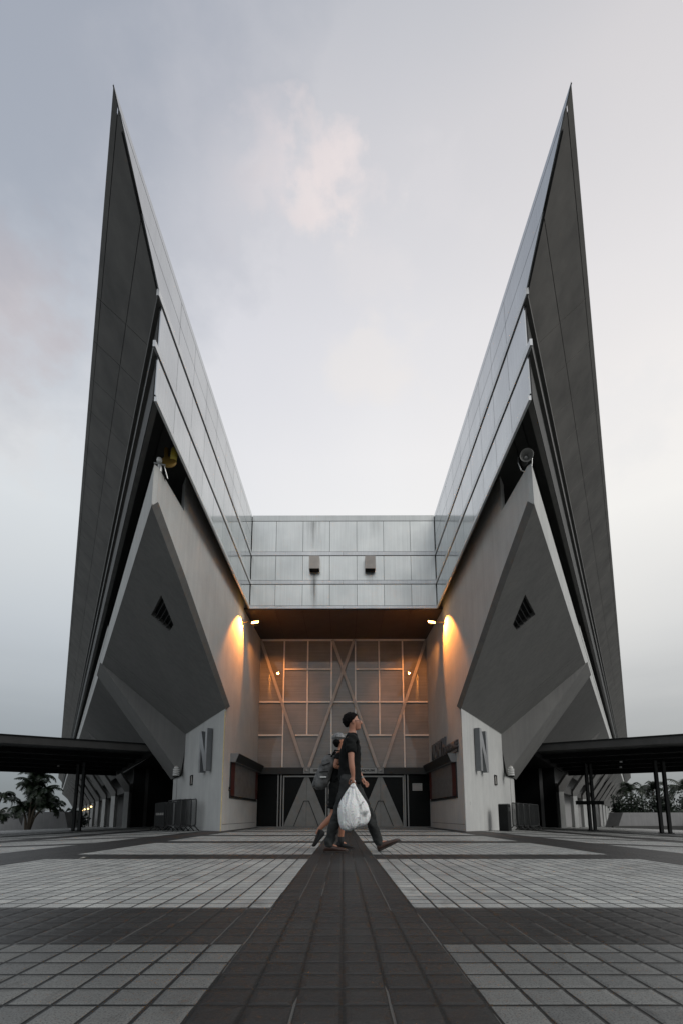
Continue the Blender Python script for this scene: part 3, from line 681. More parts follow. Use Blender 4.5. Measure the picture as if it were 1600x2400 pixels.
# big letter N on both walls
def letterN(s, label):
    ang = (pi / 3 if s > 0 else -pi / 3)
    cx, cy = 3.693 + .5 * 1.78, 15.27 + .866 * 1.78
    r = place('letter_sign', label, 'sign', s * cx, cy, 1.93, ang, 'letter signs on the entrance walls')
    w, h, st, dp = .98, 1.43, .26, .17
    class Stroke:
        def __init__(q, P): q.P = P
        def build(q, nm, mat, r, bevel=0):
            o = MB(Matrix.Translation((0, -dp - .05, 0))).prism([(x, 0, z) for x, z in q.P], (0, dp, 0)).build(nm, M['letter'], r)
            MB(Matrix.Translation((0, -dp - .062, 0))).prism([(x, 0, z) for x, z in q.P], (0, .010, 0)).build('front_plate', mat, o)
    mk = Stroke
    mk([(-w / 2, 0), (-w / 2 + st * .8, 0), (-w / 2 + st * .8, h), (-w / 2, h)]).build('left_stroke', M['letter_face'], r, bevel=.004)
    mk([(w / 2 - st * .8, 0), (w / 2, 0), (w / 2, h), (w / 2 - st * .8, h)]).build('right_stroke', M['letter_face'], r, bevel=.004)
    mk([(-w / 2 + st * .8 + .002, h), (-w / 2 + st * .8 + .002, h * .60), (w / 2 - st * .8 - .002, 0), (w / 2 - st * .8 - .002, h * .40)]).build('diagonal_stroke', M['letter_face'], r, bevel=.004)
    sp_ = MB()
    for x in (-.4, .4):
        for z in (.2, 1.2): sp_.tube([(x, -.05, z), (x, .0, z)], .015, 8)
    sp_.build('standoff', M['black'], r)
letterN(-1, 'raised steel letter N on the shadowed wall left of the doors')
letterN(1, 'raised steel letter N on the bright wall right of the doors')
# small frames, bulkhead lights, call points
def wall_thing(s, t, z, off=0.0):
    return s * (3.693 + .5 * t + .866 * off), 15.27 + .866 * t - .5 * off, z, (pi / 3 if s > 0 else -pi / 3)
for s, lb in ((-1, 'small framed notice below the letter N on the left wall'), (1, 'small framed notice below the letter N on the right wall')):
    x, y, z, a = wall_thing(s, 4.08, 1.60); r = place('framed_notice', lb, 'notice', x, y, z, a, 'framed notices on the letter walls')
    f = MB()
    f.box(-.17, -.05, 0, -.14, 0, .38).box(.14, -.05, 0, .17, 0, .38).box(-.14, -.05, 0, .14, 0, .03).box(-.14, -.05, .35, .14, 0, .38).build('frame', M['black'], r)
    MB().box(-.14, -.02, .03, .14, -.001, .35).build('backing', M['brace'], r); MB().box(.02, -.026, .05, .08, -.021, .32).build('paper_strip', M['paper'], r)
for s, lb in ((-1, 'ribbed bulkhead wall light beside the left dark passage'), (1, 'ribbed bulkhead wall light beside the right dark passage')):
    x, y, z, a = s * 6.72, 19.86, 1.98, 0; r = place('wall_light', lb, 'wall light', x, y, z, a, 'ribbed bulkhead lights on the letter walls')
    MB().lathe([(0, .0), (.10, .0), (.12, .03), (.12, .05), (.0, .05)], 18).build('housing', M['black'], r, False)
    rb = MB()
    for k in range(5):
        z0 = .075 + k * .075; rr = .125 if k < 4 else .085
        rb.lathe([(rr * .7, z0), (rr, z0), (rr, z0 + .036), (rr * .7, z0 + .036)], 18)
    rb.build('louvre_ring', M['white'], r); MB().lathe([(0, .05), (.07, .05), (.07, .42), (.03, .46), (0, .46)], 14).build('core', M['brace'], r)
    MB().box(-.03, 0, .1, .03, .26, .2).build('bracket', M['black'], r)
    MB().tube([(0, .16, 0), (0, .16, -2.0)], .008, 6).build('cable_conduit', M['galv_dull'] if s < 0 else M['planter'], r)
def callpt(x, y, z, a, lb):
    r = place('call_point', lb, 'call point', x, y, z, a)
    MB().box(-.04, -.03, 0, .04, 0, .07).build('lower_box', M['black'], r, bevel=.01); MB(Matrix.Translation((0, -.015, .10)) @ Matrix.Rotation(pi / 2, 4, 'X')).lathe([(0, .02), (.025, .015), (.035, 0), (.035, -.012)], 14).build('bell_cap', M['black'], r)
    MB().box(-.045, -.04, .035, .045, -.03, .05).build('latch', M['galv'], r)
callpt(-xw(15.95), 15.95, 1.24, pi / 2, 'small black call point on the pale wall near the left corner')
x, y, z, a = wall_thing(1, .55, .78); callpt(x, y, z, a, 'small black call point low on the bright wall below the letter N')
# sodium floodlights
def flood(s, label):
    r = place('floodlight', label, 'floodlight', s * xw(16.95), 16.95, 7.35, 0, 'sodium floodlights under the canopy')
    i = -s
    MB().tube([(0, 0, 0), (i * .22, 0, .02)], .022, 10).build('arm', M['steel_dark'], r)
    MB().box(-.015 if s > 0 else -.02, -.07, -.08, .02 if s > 0 else .015, .07, .08).build('wall_plate', M['steel_dark'], r)
    Mh = Matrix.Translation((i * .46, -.02, .0)) @ Matrix.Rotation(radians(-38), 4, 'X') @ Matrix.Rotation(radians(8 * s), 4, 'Z') @ Matrix.Scale(.8, 4)
    hd = MB(Mh); hd.add([(-.17, 0, -.10), (.17, 0, -.10), (.17, 0, .10), (-.17, 0, .10), (-.11, .15, -.06), (.11, .15, -.06), (.11, .15, .06), (-.11, .15, .06)],
                        [(4, 7, 6, 5), (0, 4, 5, 1), (1, 5, 6, 2), (2, 6, 7, 3), (3, 7, 4, 0)]).build('housing', M['steel_dark'], r)
    MB(Mh).box(-.155, -.006, -.085, .155, 0, .085).build('lamp_glass', M['lamp'], r)
    # the light it throws: one beam down the side wall, one spill on to the glazing
    def lamp(kind, en, loc, direc, size, blend=.3, rad=.05):
        ld = bpy.data.lights.new('floodlight_beam', kind); ld.energy = en; ld.color = (1, .31, .05); ld.shadow_soft_size = rad
        if kind == 'SPOT': ld.spot_size = size; ld.spot_blend = blend
        lo = bpy.data.objects.new('floodlight_beam', ld); COL.objects.link(lo); lo.parent = r; lo.location = loc
        lo.rotation_euler = Vector(direc).to_track_quat('-Z', 'Y').to_euler(); return lo
    lamp('SPOT', 680, (i * .42, -.08, -.02), (-i * .76, -.24, -.60), radians(98), .14)
    lamp('SPOT', 230, (i * .44, .12, -.02), (i * .10, 1.0, -.62), radians(62), .55)
flood(-1, 'lit orange floodlight on the left wall under the canopy')
flood(1, 'lit orange floodlight on the right wall under the canopy')
# loudspeaker on the right point
r = place('horn_loudspeaker', 'grey horn loudspeaker on the tip of the right concrete point', 'loudspeaker', 3.93, 9.55, 7.76)
Mh = Matrix.Translation((0, -.05, .30)) @ Matrix.Rotation(radians(108), 4, 'X') @ Matrix.Rotation(radians(-14), 4, 'Y')
MB(Mh).lathe([(.03, -.22), (.035, -.12), (.05, -.03), (.09, .05), (.13, .10), (.14, .115), (.135, .12), (.12, .10), (.08, .04), (.04, -.03), (.02, -.1)], 28).build('horn', M['hornmetal'], r, True)
MB(Mh).lathe([(0, .02), (.025, .01), (.04, -.03), (.03, -.08)], 18).build('diaphragm_plug', M['white'], r, True)
MB(Mh).lathe([(0, -.36), (.065, -.35), (.07, -.25), (.06, -.2), (0, -.2)], 20).build('driver', M['galv_dull'], r, True)
MB().tube([(-.15, 0, .33), (-.16, .0, .2), (-.1, .02, .04), (-.02, .03, .0)], .012, 8).tube([(.15, 0, .33), (.13, .0, .12), (.02, .03, .02)], .012, 8).build('bracket', M['galv'], r)
# yellow siren cluster on the left point
r = place('alarm_siren', 'yellow and bronze alarm siren on the tip of the left concrete point', 'siren', -3.93, 9.55, 7.76)
MB().tube([(0, 0, 0), (0, 0, .22)], .05, 10).tube([(-.12, -.03, .2), (.13, -.03, .14)], .02, 8).tube([(.1, -.02, .12), (.16, .05, -.12)], .012, 6).tube([(-.1, 0, .14), (-.09, .02, -.06)], .01, 6).build('bracket', M['galv'], r)
MB(Matrix.Translation((0, -.06, .24))).lathe([(0, .06), (.05, .04), (.06, 0), (.05, -.05), (0, -.06)], 16).build('pivot', M['white'], r, True)
MB(Matrix.Translation((.16, .04, .27)) @ Matrix.Rotation(radians(25), 4, 'Y') @ Matrix.Rotation(radians(70), 4, 'X')).lathe([(0, .03), (.15, .03), (.17, .0), (.15, -.03), (0, -.03)], 28).build('disc', M['bronze'], r)
MB(Matrix.Translation((.24, .12, .50)) @ Matrix.Rotation(radians(-10), 4, 'X')).lathe([(0, -.16), (.07, -.16), (.075, .14), (.06, .2), (0, .21)], 18).build('beacon', M['yellow'], r, True)
MB(Matrix.Translation((.06, .14, .52))).lathe([(0, -.16), (.04, -.16), (.045, .16), (0, .18)], 12).build('coil_stack', M['bronze'], r)
MB().tube([(.08, .05, .02), (.02, .3, -.1), (-.0, .6, .0), (.02, 1.0, .02)], .01, 6).build('cable', M['black'], r, True)

# ------------------------------------------------------------------ barriers and bin
def barrier_proto(name, banner):
    r = bpy.data.objects.new(name, None); COL.objects.link(r)
    w, h = 2.3, 1.08; R_ = .12; z0 = .18
    c = []
    for (cx_, cz_, a0) in ((w / 2 - R_, h - R_, 0), (-w / 2 + R_, h - R_, 90), (-w / 2 + R_, z0 + R_, 180), (w / 2 - R_, z0 + R_, 270)):
        for k in range(5): a = radians(a0 + k * 22.5); c.append((cx_ + R_ * cos(a), 0, cz_ + R_ * sin(a)))
    MB().tube(c + [c[0], c[1]], .019, 8, False).build('frame', M['galv_dull'], r, True)
    b = MB()
    for k in range(1, 17): x = -w / 2 + w * k / 17; b.tube([(x, 0, z0), (x, 0, h)], .008, 6)
    b.build('bars', M['galv_dull'], r)
    for x in (-w / 2 + .3, w / 2 - .3):
        MB().tube([(x, -.2, .015), (x, -.06, .16), (x, 0, .2), (x, .06, .16), (x, .2, .015)], .017, 6).build('foot', M['galv_dull'], r, True)
    if banner:
        MB().box(-w / 2 + .05, -.035, z0 - .02, w / 2 - .08, -.024, h + .01).build('banner', M['black'], r)
        nb = MB()
        rr = random.Random(3)
        x = -.75
        while x < .9:                       # illegible small lettering
            q = rr.uniform(.05, .09); nb.box(x, -.040, .60, x + .014, -.036, .69)
            if rr.random() < .7: nb.box(x, -.040, .676, x + q, -.036, .69)
            if rr.random() < .6: nb.box(x, -.040, .60, x + q, -.036, .614)
            if rr.random() < .6: nb.box(x + q - .014, -.040, .60, x + q, -.036, .69)
            x += q + .025
        nb.build('banner_lettering', M['paper'], r)
    return r
bp0 = barrier_proto('crowd_barrier', False); used = [False]
def put_barrier(s, t, off, label, group, proto=None, tilt=0):
    x, y, z, a = wall_thing(s, t, 0, off); w = bw(x, y)
    if proto is not None: o = proto
    elif not used[0]: o = bp0; used[0] = True
    else: o = copy_tree(bp0)
    o.location = (w.x, w.y, gz(w.x)); o.rotation_euler = (radians(tilt), 0, a + PHI + (pi if s < 0 else 0) * 0)
    return tag(o, label, 'barrier', group)
GL = 'steel crowd barriers stacked against the left letter wall'; GR = 'steel crowd barriers stacked against the right letter wall'
LB = 'bare steel crowd barrier in the stack nearest the left corner of the entrance'
for k in range(4): put_barrier(-1, 3.05 + .06 * k, .32 + .15 * k, LB, GL)
LB2 = 'steel crowd barrier behind the dark banner on the left wall'
for k in range(3): put_barrier(-1, 5.62 + .05 * k, .32 + .15 * k, LB2, GL)
put_barrier(-1, 5.72, .80, 'crowd barrier covered by a black banner with white lettering', GL, barrier_proto('crowd_barrier', True))
LB3 = 'steel crowd barrier standing past the bin against the right wall'
for k in range(4): put_barrier(1, 6.35 + .35 * k, .34 + .15 * k, LB3, GR)
w = bw(5.62, 17.5); r = empty('litter_bin', (w.x, w.y, gz(w.x)), 'tall black litter bin with a bright rim against the right wall', 'bin', PHI + pi / 3)
MB().box(-.25, -.16, .03, .25, .16, .92).build('body', M['black'], r, bevel=.015)
MB().box(-.235, -.15, .923, .235, .15, .945).build('rim', M['silver'], r); MB().box(-.25, -.16, 0, .25, .16, .03).build('plinth', M['steel_dark'], r)
MB().box(-.17, -.168, .68, .17, -.161, .82).build('opening', M['lintel'], r)

# ------------------------------------------------------------------ covered walkways
for s in (-1, 1):
    lab = 'dark flat walkway roof on steel posts running off to the %s' % ('left' if s < 0 else 'right')
    a1 = Vector((8.93, 22.9, 0)); a2 = Vector((15.6, 34.2, 0)); o_ = Vector((.866, -.5, 0)); Ln = 13
    r = empty('walkway_roof', (s * 12.5, 28, gz(12.5)), lab, 'walkway roof')
    T0 = Matrix.Translation((-s * 12.5, -28, -gz(12.5))) @ Matrix.Diagonal((s, 1, 1, 1))
    MB(T0).prism([tuple(a1 + Vector((0, 0, 3.52))), tuple(a1 + o_ * Ln + Vector((0, 0, 3.52))), tuple(a2 + o_ * Ln + Vector((0, 0, 3.52))), tuple(a2 + Vector((0, 0, 3.52)))], (0, 0, .1)).build('roof_deck', M['steel_dark'], r)
    side = (a2 - a1).normalized()
    def beam(a, b_, z0, z1, w_, name, mat):
        d = (b_ - a).normalized(); n_ = Vector((-d.y, d.x, 0)) * w_ / 2
        MB(T0).prism([(p.x, p.y, z0) for p in (a + n_, b_ + n_, b_ - n_, a - n_)], (0, 0, z1 - z0)).build(name, mat, r)
    beam(a1 - side * .05, a1 - side * .05 + o_ * Ln, 3.40, 3.70, .1, 'edge_fascia', M['canopy_fascia'])
    beam(a1 - side * .05, a1 - side * .05 + o_ * Ln, 3.702, 3.76, .2, 'edge_gutter', M['black'])
    beam(a2 + side * .05, a2 + side * .05 + o_ * Ln, 3.18, 3.70, .1, 'far_edge_beam', M['black'])
    beam(a1 - o_ * .06, a2 - o_ * .06, 3.25, 3.69, .1, 'end_beam', M['black'])
    for f in (.2, .4, .6, .8):
        p = a1.lerp(a2, f); beam(p, p + o_ * Ln, 3.32, 3.515, .12, 'purlin', M['black'])
    posts = [((13.85, 27.6), (13.45, 27.3)), ((16.35, 25.8), (17.1, 26.3))] if s > 0 else [((14.0, 26.8), (14.75, 27.6)),]
    for (p0, p1), wd in zip(posts, (.07, .075)):
        for (px_, py_) in (p0, p1):
            MB(T0).box(px_ - wd, py_ - wd, gz(px_) - .1, px_ + wd, py_ + wd, 3.3).build('post', M['steel_dark'], r)
            MB(T0).box(px_ - wd * 1.8, py_ - wd * 1.8, gz(px_) - .05, px_ + wd * 1.8, py_ + wd * 1.8, gz(px_) + .03).build('base_plate', M['black'], r)
    if s > 0:
        MB(T0).box(12.7, 27.1, 1.05, 14.2, 27.2, 1.25).build('tie_bar', M['black'], r)
        for q, (t, f) in enumerate(((3.4, .35), (3.3, .6), (6.6, .6))):
            p = a1.lerp(a2, f) + o_ * t; MB(T0).box(p.x - .05, p.y - .05, 3.13, p.x + .05, p.y + .05, 3.21).build('ceiling_fitting', M['white'], r)
    else:
        p = a1.lerp(a2, .55) + o_ * 3.6; MB(T0).box(p.x - .04, p.y - .04, 3.13, p.x + .04, p.y + .04, 3.21).build('ceiling_fitting', M['paper'], r)
# lamps inside the left colonnade
for k, (x, y, z) in enumerate([(-32.09, 63.9, 1.57), (-35.5, 69.9, 1.38), (-39.06, 75.9, 1.37), (-42.5, 81.85, 1.26), (-46.0, 87.8, 1.21)]):
    r = empty('colonnade_lamp', (x, y, z), 'tiny warm lamp under the left colonnade', 'lamp', 0, 'row of lit lamps in the left colonnade')
    MB().lathe([(0, .1), (.08, .08), (.12, 0), (.08, -.08), (0, -.1)], 10).build('globe', M['small_lamp'], r, True); MB().tube([(0, 0, .1), (0, 0, .6)], .015, 6).build('stem', M['black'], r)

# ------------------------------------------------------------------ planters, far rail, palms
def planter(x0, x1, y, ztop, label, notch=None, s=1):
    zb = gz(x0) - .3
    r = empty('planter_wall', ((x0 + x1) / 2, y, zb + .3), label, 'planter')
    T = Matrix.Translation((-(x0 + x1) / 2, -y, -(zb + .3)))
    MB(T).prism([(x0 - .9 * s, y, zb), (x1, y, zb), (x1, y, ztop), (x0, y, ztop)] if s > 0 else [(x0, y, zb), (x1 + .9, y, zb), (x1, y, ztop), (x0, y, ztop)], (0, 3.0, 0)).build('wall', M['planter'], r, bevel=.02)
    MB(T).box(x0 - 1.5, y - .35, zb, x1 + 1.5, y + .0, zb + .55).build('plinth', M['concrete_deep'], r)
    if notch:
        MB(T).prism([(notch, y - .012, ztop - .3), (notch + .7, y - .012, ztop - .3), (notch + .55, y - .012, ztop - 1.5), (notch + .2, y - .012, ztop - .9)], (0, .01, 0)).build('recess', M['concrete_deep'], r)
planter(33.6, 41.5, 60, .80, 'low grey planter wall in front of the palms at the right', s=1)
planter(42.3, 60, 58, .86, 'grey planter wall at the far right beyond the walkway posts', s=1)
planter(-60, -30.5, 55, .85, 'low grey planter wall with a dark notch at the left', notch=-35.6, s=-1)
r = empty('road_rail', (-50, 75, 0), 'pale guard rail of the raised road seen under the left roof', 'guard rail')
MB().box(-25, -.1, 1.15, 8, .1, 1.45).build('rail_beam', M['concrete'], r); MB().box(-25, -.2, .35, 8, .3, .85).build('road_edge', M['black'], r)
pp = MB()
for k in range(12): pp.box(-25 + 3 * k, .0, -3, -24.7 + 3 * k, .2, 1.15)
pp.build('rail_posts', M['planter'], r)
def frond(mb, base, az, L_, lift, droop, wid, rng, n=9):
    """arched rachis with paired narrow leaflets"""
    P = []; p = Vector(base); el = lift
    st = L_ / n
    for i in range(n + 1):
        P.append(p.copy()); p = p + Vector((cos(az) * cos(el), sin(az) * cos(el), sin(el))) * st; el -= droop / n * (0.6 + i / n)
    mb.tube([tuple(q) for q in P], [.03 * (1 - i / (n + 2)) for i in range(n + 1)], 4, False)
    for i in range(1, n + 1):
        for sub in (0, .5):
            c = P[i - 1].lerp(P[i], sub + .25) if i else P[i]; d = (P[i] - P[i - 1]).normalized()
            sd_ = d.cross(Vector((0, 0, 1))).normalized(); ll = wid * (1 - abs(i / n - .45) * 1.1)
            for sg in (-1, 1):
                tipp = c + sd_ * sg * ll * rng.uniform(.7, 1) + d * ll * .45 + Vector((0, 0, -ll * rng.uniform(.35, .8)))
                mb.add([tuple(c), tuple(c + d * .15), tuple(tipp)], [(0, 1, 2)])
def palm(x, y, h, Lf, nf, label, seed, trunks=1, mat='leaf', group=None, r0=.14):
    rng = random.Random(seed); z0 = gz(x)
    r = empty('palm_tree', (x, y, z0), label, 'palm tree', 0, group)
    cr = MB()
    for q in range(trunks):
        an = rng.uniform(0, 6.28); ln = (0 if trunks == 1 else rng.uniform(.4, 1.3)); hh = h * (1 if q == 0 else rng.uniform(.35, .9))
        top = Vector((cos(an) * ln, sin(an) * ln, hh))
        MB().tube([(cos(an) * .15 * min(q, 1), 0, -.2), (top.x * .4, top.y * .4, hh * .5), tuple(top)], [r0, r0 * .75, r0 * .6], 8).build('trunk', M['bark'], r, True)
        for k in range(nf):
            frond(cr, top, rng.uniform(0, 2 * pi), Lf * rng.uniform(.7, 1.1), rng.uniform(.1, 1.35), rng.uniform(1.5, 2.8), Lf * .36, rng)
    cr.build('crown', M[mat], r, fixn=False)
palm(-31.3, 50, 5.2, 2.0, 26, 'tall bushy palm clump rising behind the left planter', 3, 5, group='palms around the stadium')
palm(-35.2, 50, 3.4, 1.6, 14, 'palm cut by the left edge of the view', 8, 2, group='palms around the stadium')
palm(-34.6, 60, 3.4, 1.6, 12, 'small palm close against the left end of the stadium', 11, 3, group='palms around the stadium')
palm(38.2, 66, 5.1, 2.6, 16, 'leftmost drooping palm above the right planter', 21, 1, group='palms around the stadium')
palm(41.2, 66, 5.2, 2.7, 16, 'middle drooping palm behind the right walkway posts', 22, 1, group='palms around the stadium')
palm(44.6, 65, 5.4, 3.0, 18, 'rightmost drooping palm behind the planter', 23, 1, group='palms around the stadium')
palm(45.2, 63, 3.2, 2.2, 14, 'yellowing palm low behind the far right planter', 29, 1, 'leaf_yellow', group='palms around the stadium')
def shrub(x, y, rx, h, label, seed, n=1500):
    rng = random.Random(seed); z0 = gz(x); r = empty('shrub', (x, y, z0), label, 'shrub', 0, 'dark shrubs behind the planters')
    lf = MB()
    cl = [(rng.uniform(-rx, rx), rng.uniform(-1, 1), rng.uniform(h * .3, h)) for _ in range(14)]
    for _ in range(n):
        c = rng.choice(cl); p = Vector((c[0] + rng.gauss(0, rx * .22), c[1] + rng.gauss(0, .5), max(.2, c[2] * rng.uniform(.25, 1.1) + rng.gauss(0, .3))))
        d = Vector((rng.gauss(0, 1), rng.gauss(0, 1), rng.gauss(0, 1))).normalized() * rng.uniform(.25, .55); e_ = d.orthogonal().normalized() * .15
        lf.add([tuple(p - e_), tuple(p + d * .5 - e_ * 0 + e_), tuple(p + d), tuple(p + d * .5 - e_)], [(0, 1, 2, 3)])
    lf.build('foliage', M['leaf_dark'], r, fixn=False)
    st = MB()
    for k in range(5): st.tube([(0, 0, -.2), (rng.uniform(-rx, rx) * .7, rng.uniform(-.5, .5), h * .7)], [.06, .02], 5)
    st.build('stem', M['bark'], r)
for i, (x, y, rx, h, lb) in enumerate([(36.6, 64, 1.7, 3.9, 'dark shrub at the far end of the right colonnade'), (39.4, 63.5, 2.0, 4.6, 'dark shrub between the first two right palms'),
                                       (42.6, 63.5, 2.1, 4.9, 'dark shrub under the middle right palms'), (46, 63, 2.2, 5.1, 'dark shrub under the rightmost palm'),
                                       (-30.9, 58, 1.3, 1.7, 'low dark bush right of the left palm clump'), (-37.6, 58, 1.5, 1.8, 'low dark bush left of the left palm clump')]):
    shrub(x, y, rx, h, lb, 40 + i, 2200 if x > 0 else 900)

# ------------------------------------------------------------------ people
def skinned(name, nodes, edges, mat, parent, root=0, sub=2, smooth=True):
    """nodes: {key: (x,y,z,rx,ry)}; grows one continuous surface along the edges"""
    deg = {}
    nodes = dict(nodes); edges = list(edges)
    for a, b_ in edges: deg[a] = deg.get(a, 0) + 1; deg[b_] = deg.get(b_, 0) + 1
    for k in [k for k in deg if deg[k] == 1 and nodes[k][3] > .03]:      # keep open ends full length
        i = next(j for j, e in enumerate(edges) if k in e); a, b_ = edges[i]; o_ = b_ if a == k else a
        A_, B_ = Vector(nodes[k][:3]), Vector(nodes[o_][:3]); f = min(.4, .35 * nodes[k][3] / max(1e-6, (B_ - A_).length))
        nodes[k + '_in'] = tuple(A_.lerp(B_, f)) + tuple(nodes[k][3:]); edges[i] = (k, k + '_in'); edges.append((k + '_in', o_))
    keys = list(nodes); bm = bmesh.new(); ly = bm.verts.layers.skin.verify(); vs = {}
    for i, k in enumerate(keys):
        n_ = nodes[k]; v = bm.verts.new(n_[:3]); rr = n_[3:]; v[ly].radius = (rr[0], rr[1] if len(rr) > 1 else rr[0]); v[ly].use_root = (i == root); vs[k] = v
    for a, b_ in edges: bm.edges.new((vs[a], vs[b_]))
    me = bpy.data.meshes.new(name); bm.to_mesh(me); bm.free()
    o = bpy.data.objects.new(name, me); COL.objects.link(o)
    md = o.modifiers.new('skin', 'SKIN'); md.use_smooth_shade = True; md.branch_smoothing = .3
    if name in ('t_shirt', 'jeans', 'shorts'): sub = 3
    ms = o.modifiers.new('sub', 'SUBSURF'); ms.levels = sub; ms.render_levels = sub
    dg = bpy.context.evaluated_depsgraph_get(); dg.update(); m2 = bpy.data.meshes.new_from_object(o.evaluated_get(dg))  # applied once, modifiers dropped
    o.modifiers.clear(); o.data = m2; m2.materials.clear(); m2.materials.append(mat); m2.shade_smooth(); o.parent = parent
    if name in ('t_shirt', 'jeans', 'shorts'):                       # cloth folds
        for v, nn_ in [(v, v.normal.copy()) for v in m2.vertices]:
            q = v.co
            fold = noise.noise(Vector((q.x * 7, q.y * 7, q.z * 16 + q.x * 10))) * .013 + noise.noise(Vector((q.x * 16 - q.z * 8, q.y * 16, q.z * 30))) * .008
            v.co = q + nn_ * fold
    return o
def chain(*k): return list(zip(k, k[1:]))
def ellipsoid(mb, c, r, n=20, m_=14, rot=None, fn=None):
    R3 = rot or Matrix.Identity(3); vs = []; fs = []
    for i in range(m_ + 1):
        th = pi * i / m_
        for k in range(n):
            ph = 2 * pi * k / n; d = Vector((sin(th) * cos(ph), sin(th) * sin(ph), cos(th)))
            q = Vector((d.x * r[0], d.y * r[1], d.z * r[2]))
            if fn: q = fn(d, q)
            vs.append(tuple(R3 @ q + Vector(c)))
    for i in range(m_):
        for k in range(n): fs.append((i * n + k, i * n + (k + 1) % n, (i + 1) * n + (k + 1) % n, (i + 1) * n + k))
    return mb.add(vs, fs)
def head_nodes(c, sz, face=1):
    """skull, jaw and nose nodes around centre c"""
    x, y, z = c
    return {'skull': (x - .012, y, z + .035, .088 * sz, .078 * sz), 'crown': (x - .01, y, z + .085 * sz, .055 * sz, .055 * sz), 'face': (x + .03 * face, y, z - .02, .066 * sz, .06 * sz),
            'jaw': (x + .052 * face, y, z - .085 * sz, .036 * sz, .042 * sz), 'nose': (x + .112 * face, y, z - .018, .013, .013), 'bridge': (x + .088 * face, y, z + .012, .02, .03)}
def hand(nodes, edges, pre, wrist, palm_end, curl, side, sz=1.0, thumbdir=(.04, 0, -.02), along=None):
    """five fingers rooted in the palm; side = axis the fingers are spread along"""
    w_ = Vector(wrist); p_ = Vector(palm_end); sp = Vector(side).normalized(); d = (p_ - w_).normalized(); cu_ = Vector(curl).normalized()
    nodes[pre + 'palm'] = tuple(w_.lerp(p_, .5)) + (.034 * sz, .022 * sz); nodes[pre + 'knuckle'] = tuple(p_) + (.034 * sz, .019 * sz)
    edges += [(pre + 'wrist', pre + 'palm'), (pre + 'palm', pre + 'knuckle')]
    for i, (off, ln) in enumerate(((-.030, .066), (-.010, .076), (.011, .070), (.030, .055))):
        a = p_ + sp * off * sz + d * .008; b_ = a + (d * .75 + cu_ * .45).normalized() * ln * .5 * sz; c_ = b_ + (d * .25 + cu_ * .95).normalized() * ln * .5 * sz
        for j, q in enumerate((a, b_, c_)): nodes['%sf%d%d' % (pre, i, j)] = tuple(q) + ((.0095 - .001 * j) * sz,)
        edges += [(pre + 'knuckle', '%sf%d0' % (pre, i))] + chain(*['%sf%d%d' % (pre, i, j) for j in range(3)])
    t0 = w_.lerp(p_, .35) - sp * .034 * sz; t1 = t0 + (Vector(thumbdir) - sp * .015) * sz; t2_ = t1 + (d * .03 + cu_ * .012) * sz
    for j, q in enumerate((t0, t1, t2_)): nodes['%st%d' % (pre, j)] = tuple(q) + (.0105 * sz,)
    edges += [(pre + 'palm', pre + 't0'), (pre + 't0', pre + 't1'), (pre + 't1', pre + 't2')]
def shoe(name, heel, toe, roll, mat, parent, h=.085, w=.048, sole=True, boot=0):
    """shoe from heel point to toe point (ground contact line), local up bent with the foot"""
    a = Vector(heel); b_ = Vector(toe); d = (b_ - a); Lx = d.length; d.normalize(); up = Vector((-d.z, 0, d.x)); sd_ = Vector((0, 1, 0))
    prof = [(-.02, .6, .45), (.04, .95, .88), (.2, 1.0, 1.0), (.42, .92, .80), (.62, 1.02, .58), (.82, 1.0, .46), (.95, .75, .36), (1.01, .35, .2)]
    mb = MB(); vs = []; n = 14; fs = []
    for (t, ww, hh) in prof:
        c = a + d * t * Lx
        for k in range(n):
            an = 2 * pi * k / n; yy = cos(an) * w * ww; zz = (sin(an) * .5 + .5) * h * hh + .012
            if sin(an) < -.5: zz = .012
            vs.append(tuple(c + sd_ * yy + up * zz))
    for i in range(len(prof) - 1):
        for k in range(n): fs.append((i * n + k, i * n + (k + 1) % n, (i + 1) * n + (k + 1) % n, (i + 1) * n + k))
    fs += [tuple(range(n)), tuple((len(prof) - 1) * n + k for k in range(n))]
    mb.add(vs, fs); o = mb.build(name, mat, parent, True)
    sb = MB(); P = []
    for t, ww in ((-.025, .5), (.05, .98), (.3, .9), (.62, 1.08), (.88, .95), (1.02, .4)): P.append((t, ww))
    top = [a + d * t * Lx + sd_ * w * 1.03 * ww for t, ww in P] + [a + d * t * Lx - sd_ * w * 1.03 * ww for t, ww in reversed(P)]
    sb.prism([tuple(p) for p in top], tuple(up * .022)); sb.build('sole', M['sole'], o)
    return o

# --- the man in front, striding to the right, right arm hanging with the bag
my = 6.6
man = empty('person', (0.08, my, 0), 'man in black T-shirt and dark jeans striding right, carrying a white bag', 'person')
mx = -.08
nd = {'pelvis': (.085 + mx, 0, .93, .08, .09), 'waist': (.09 + mx, 0, 1.08, .078, .095), 'chest': (.105 + mx, 0, 1.30, .098, .155), 'upper': (.115 + mx, 0, 1.44, .085, .14), 'neck0': (.128 + mx, 0, 1.545, .058, .058), 'neck': (.142 + mx, 0, 1.60, .060, .058)}
nd.update(head_nodes((.155 + mx, 0, 1.712), 1.2))
ed = chain('pelvis', 'waist', 'chest', 'upper', 'neck0', 'neck', 'skull', 'crown') + [('skull', 'face'), ('face', 'jaw'), ('face', 'bridge'), ('bridge', 'nose')]
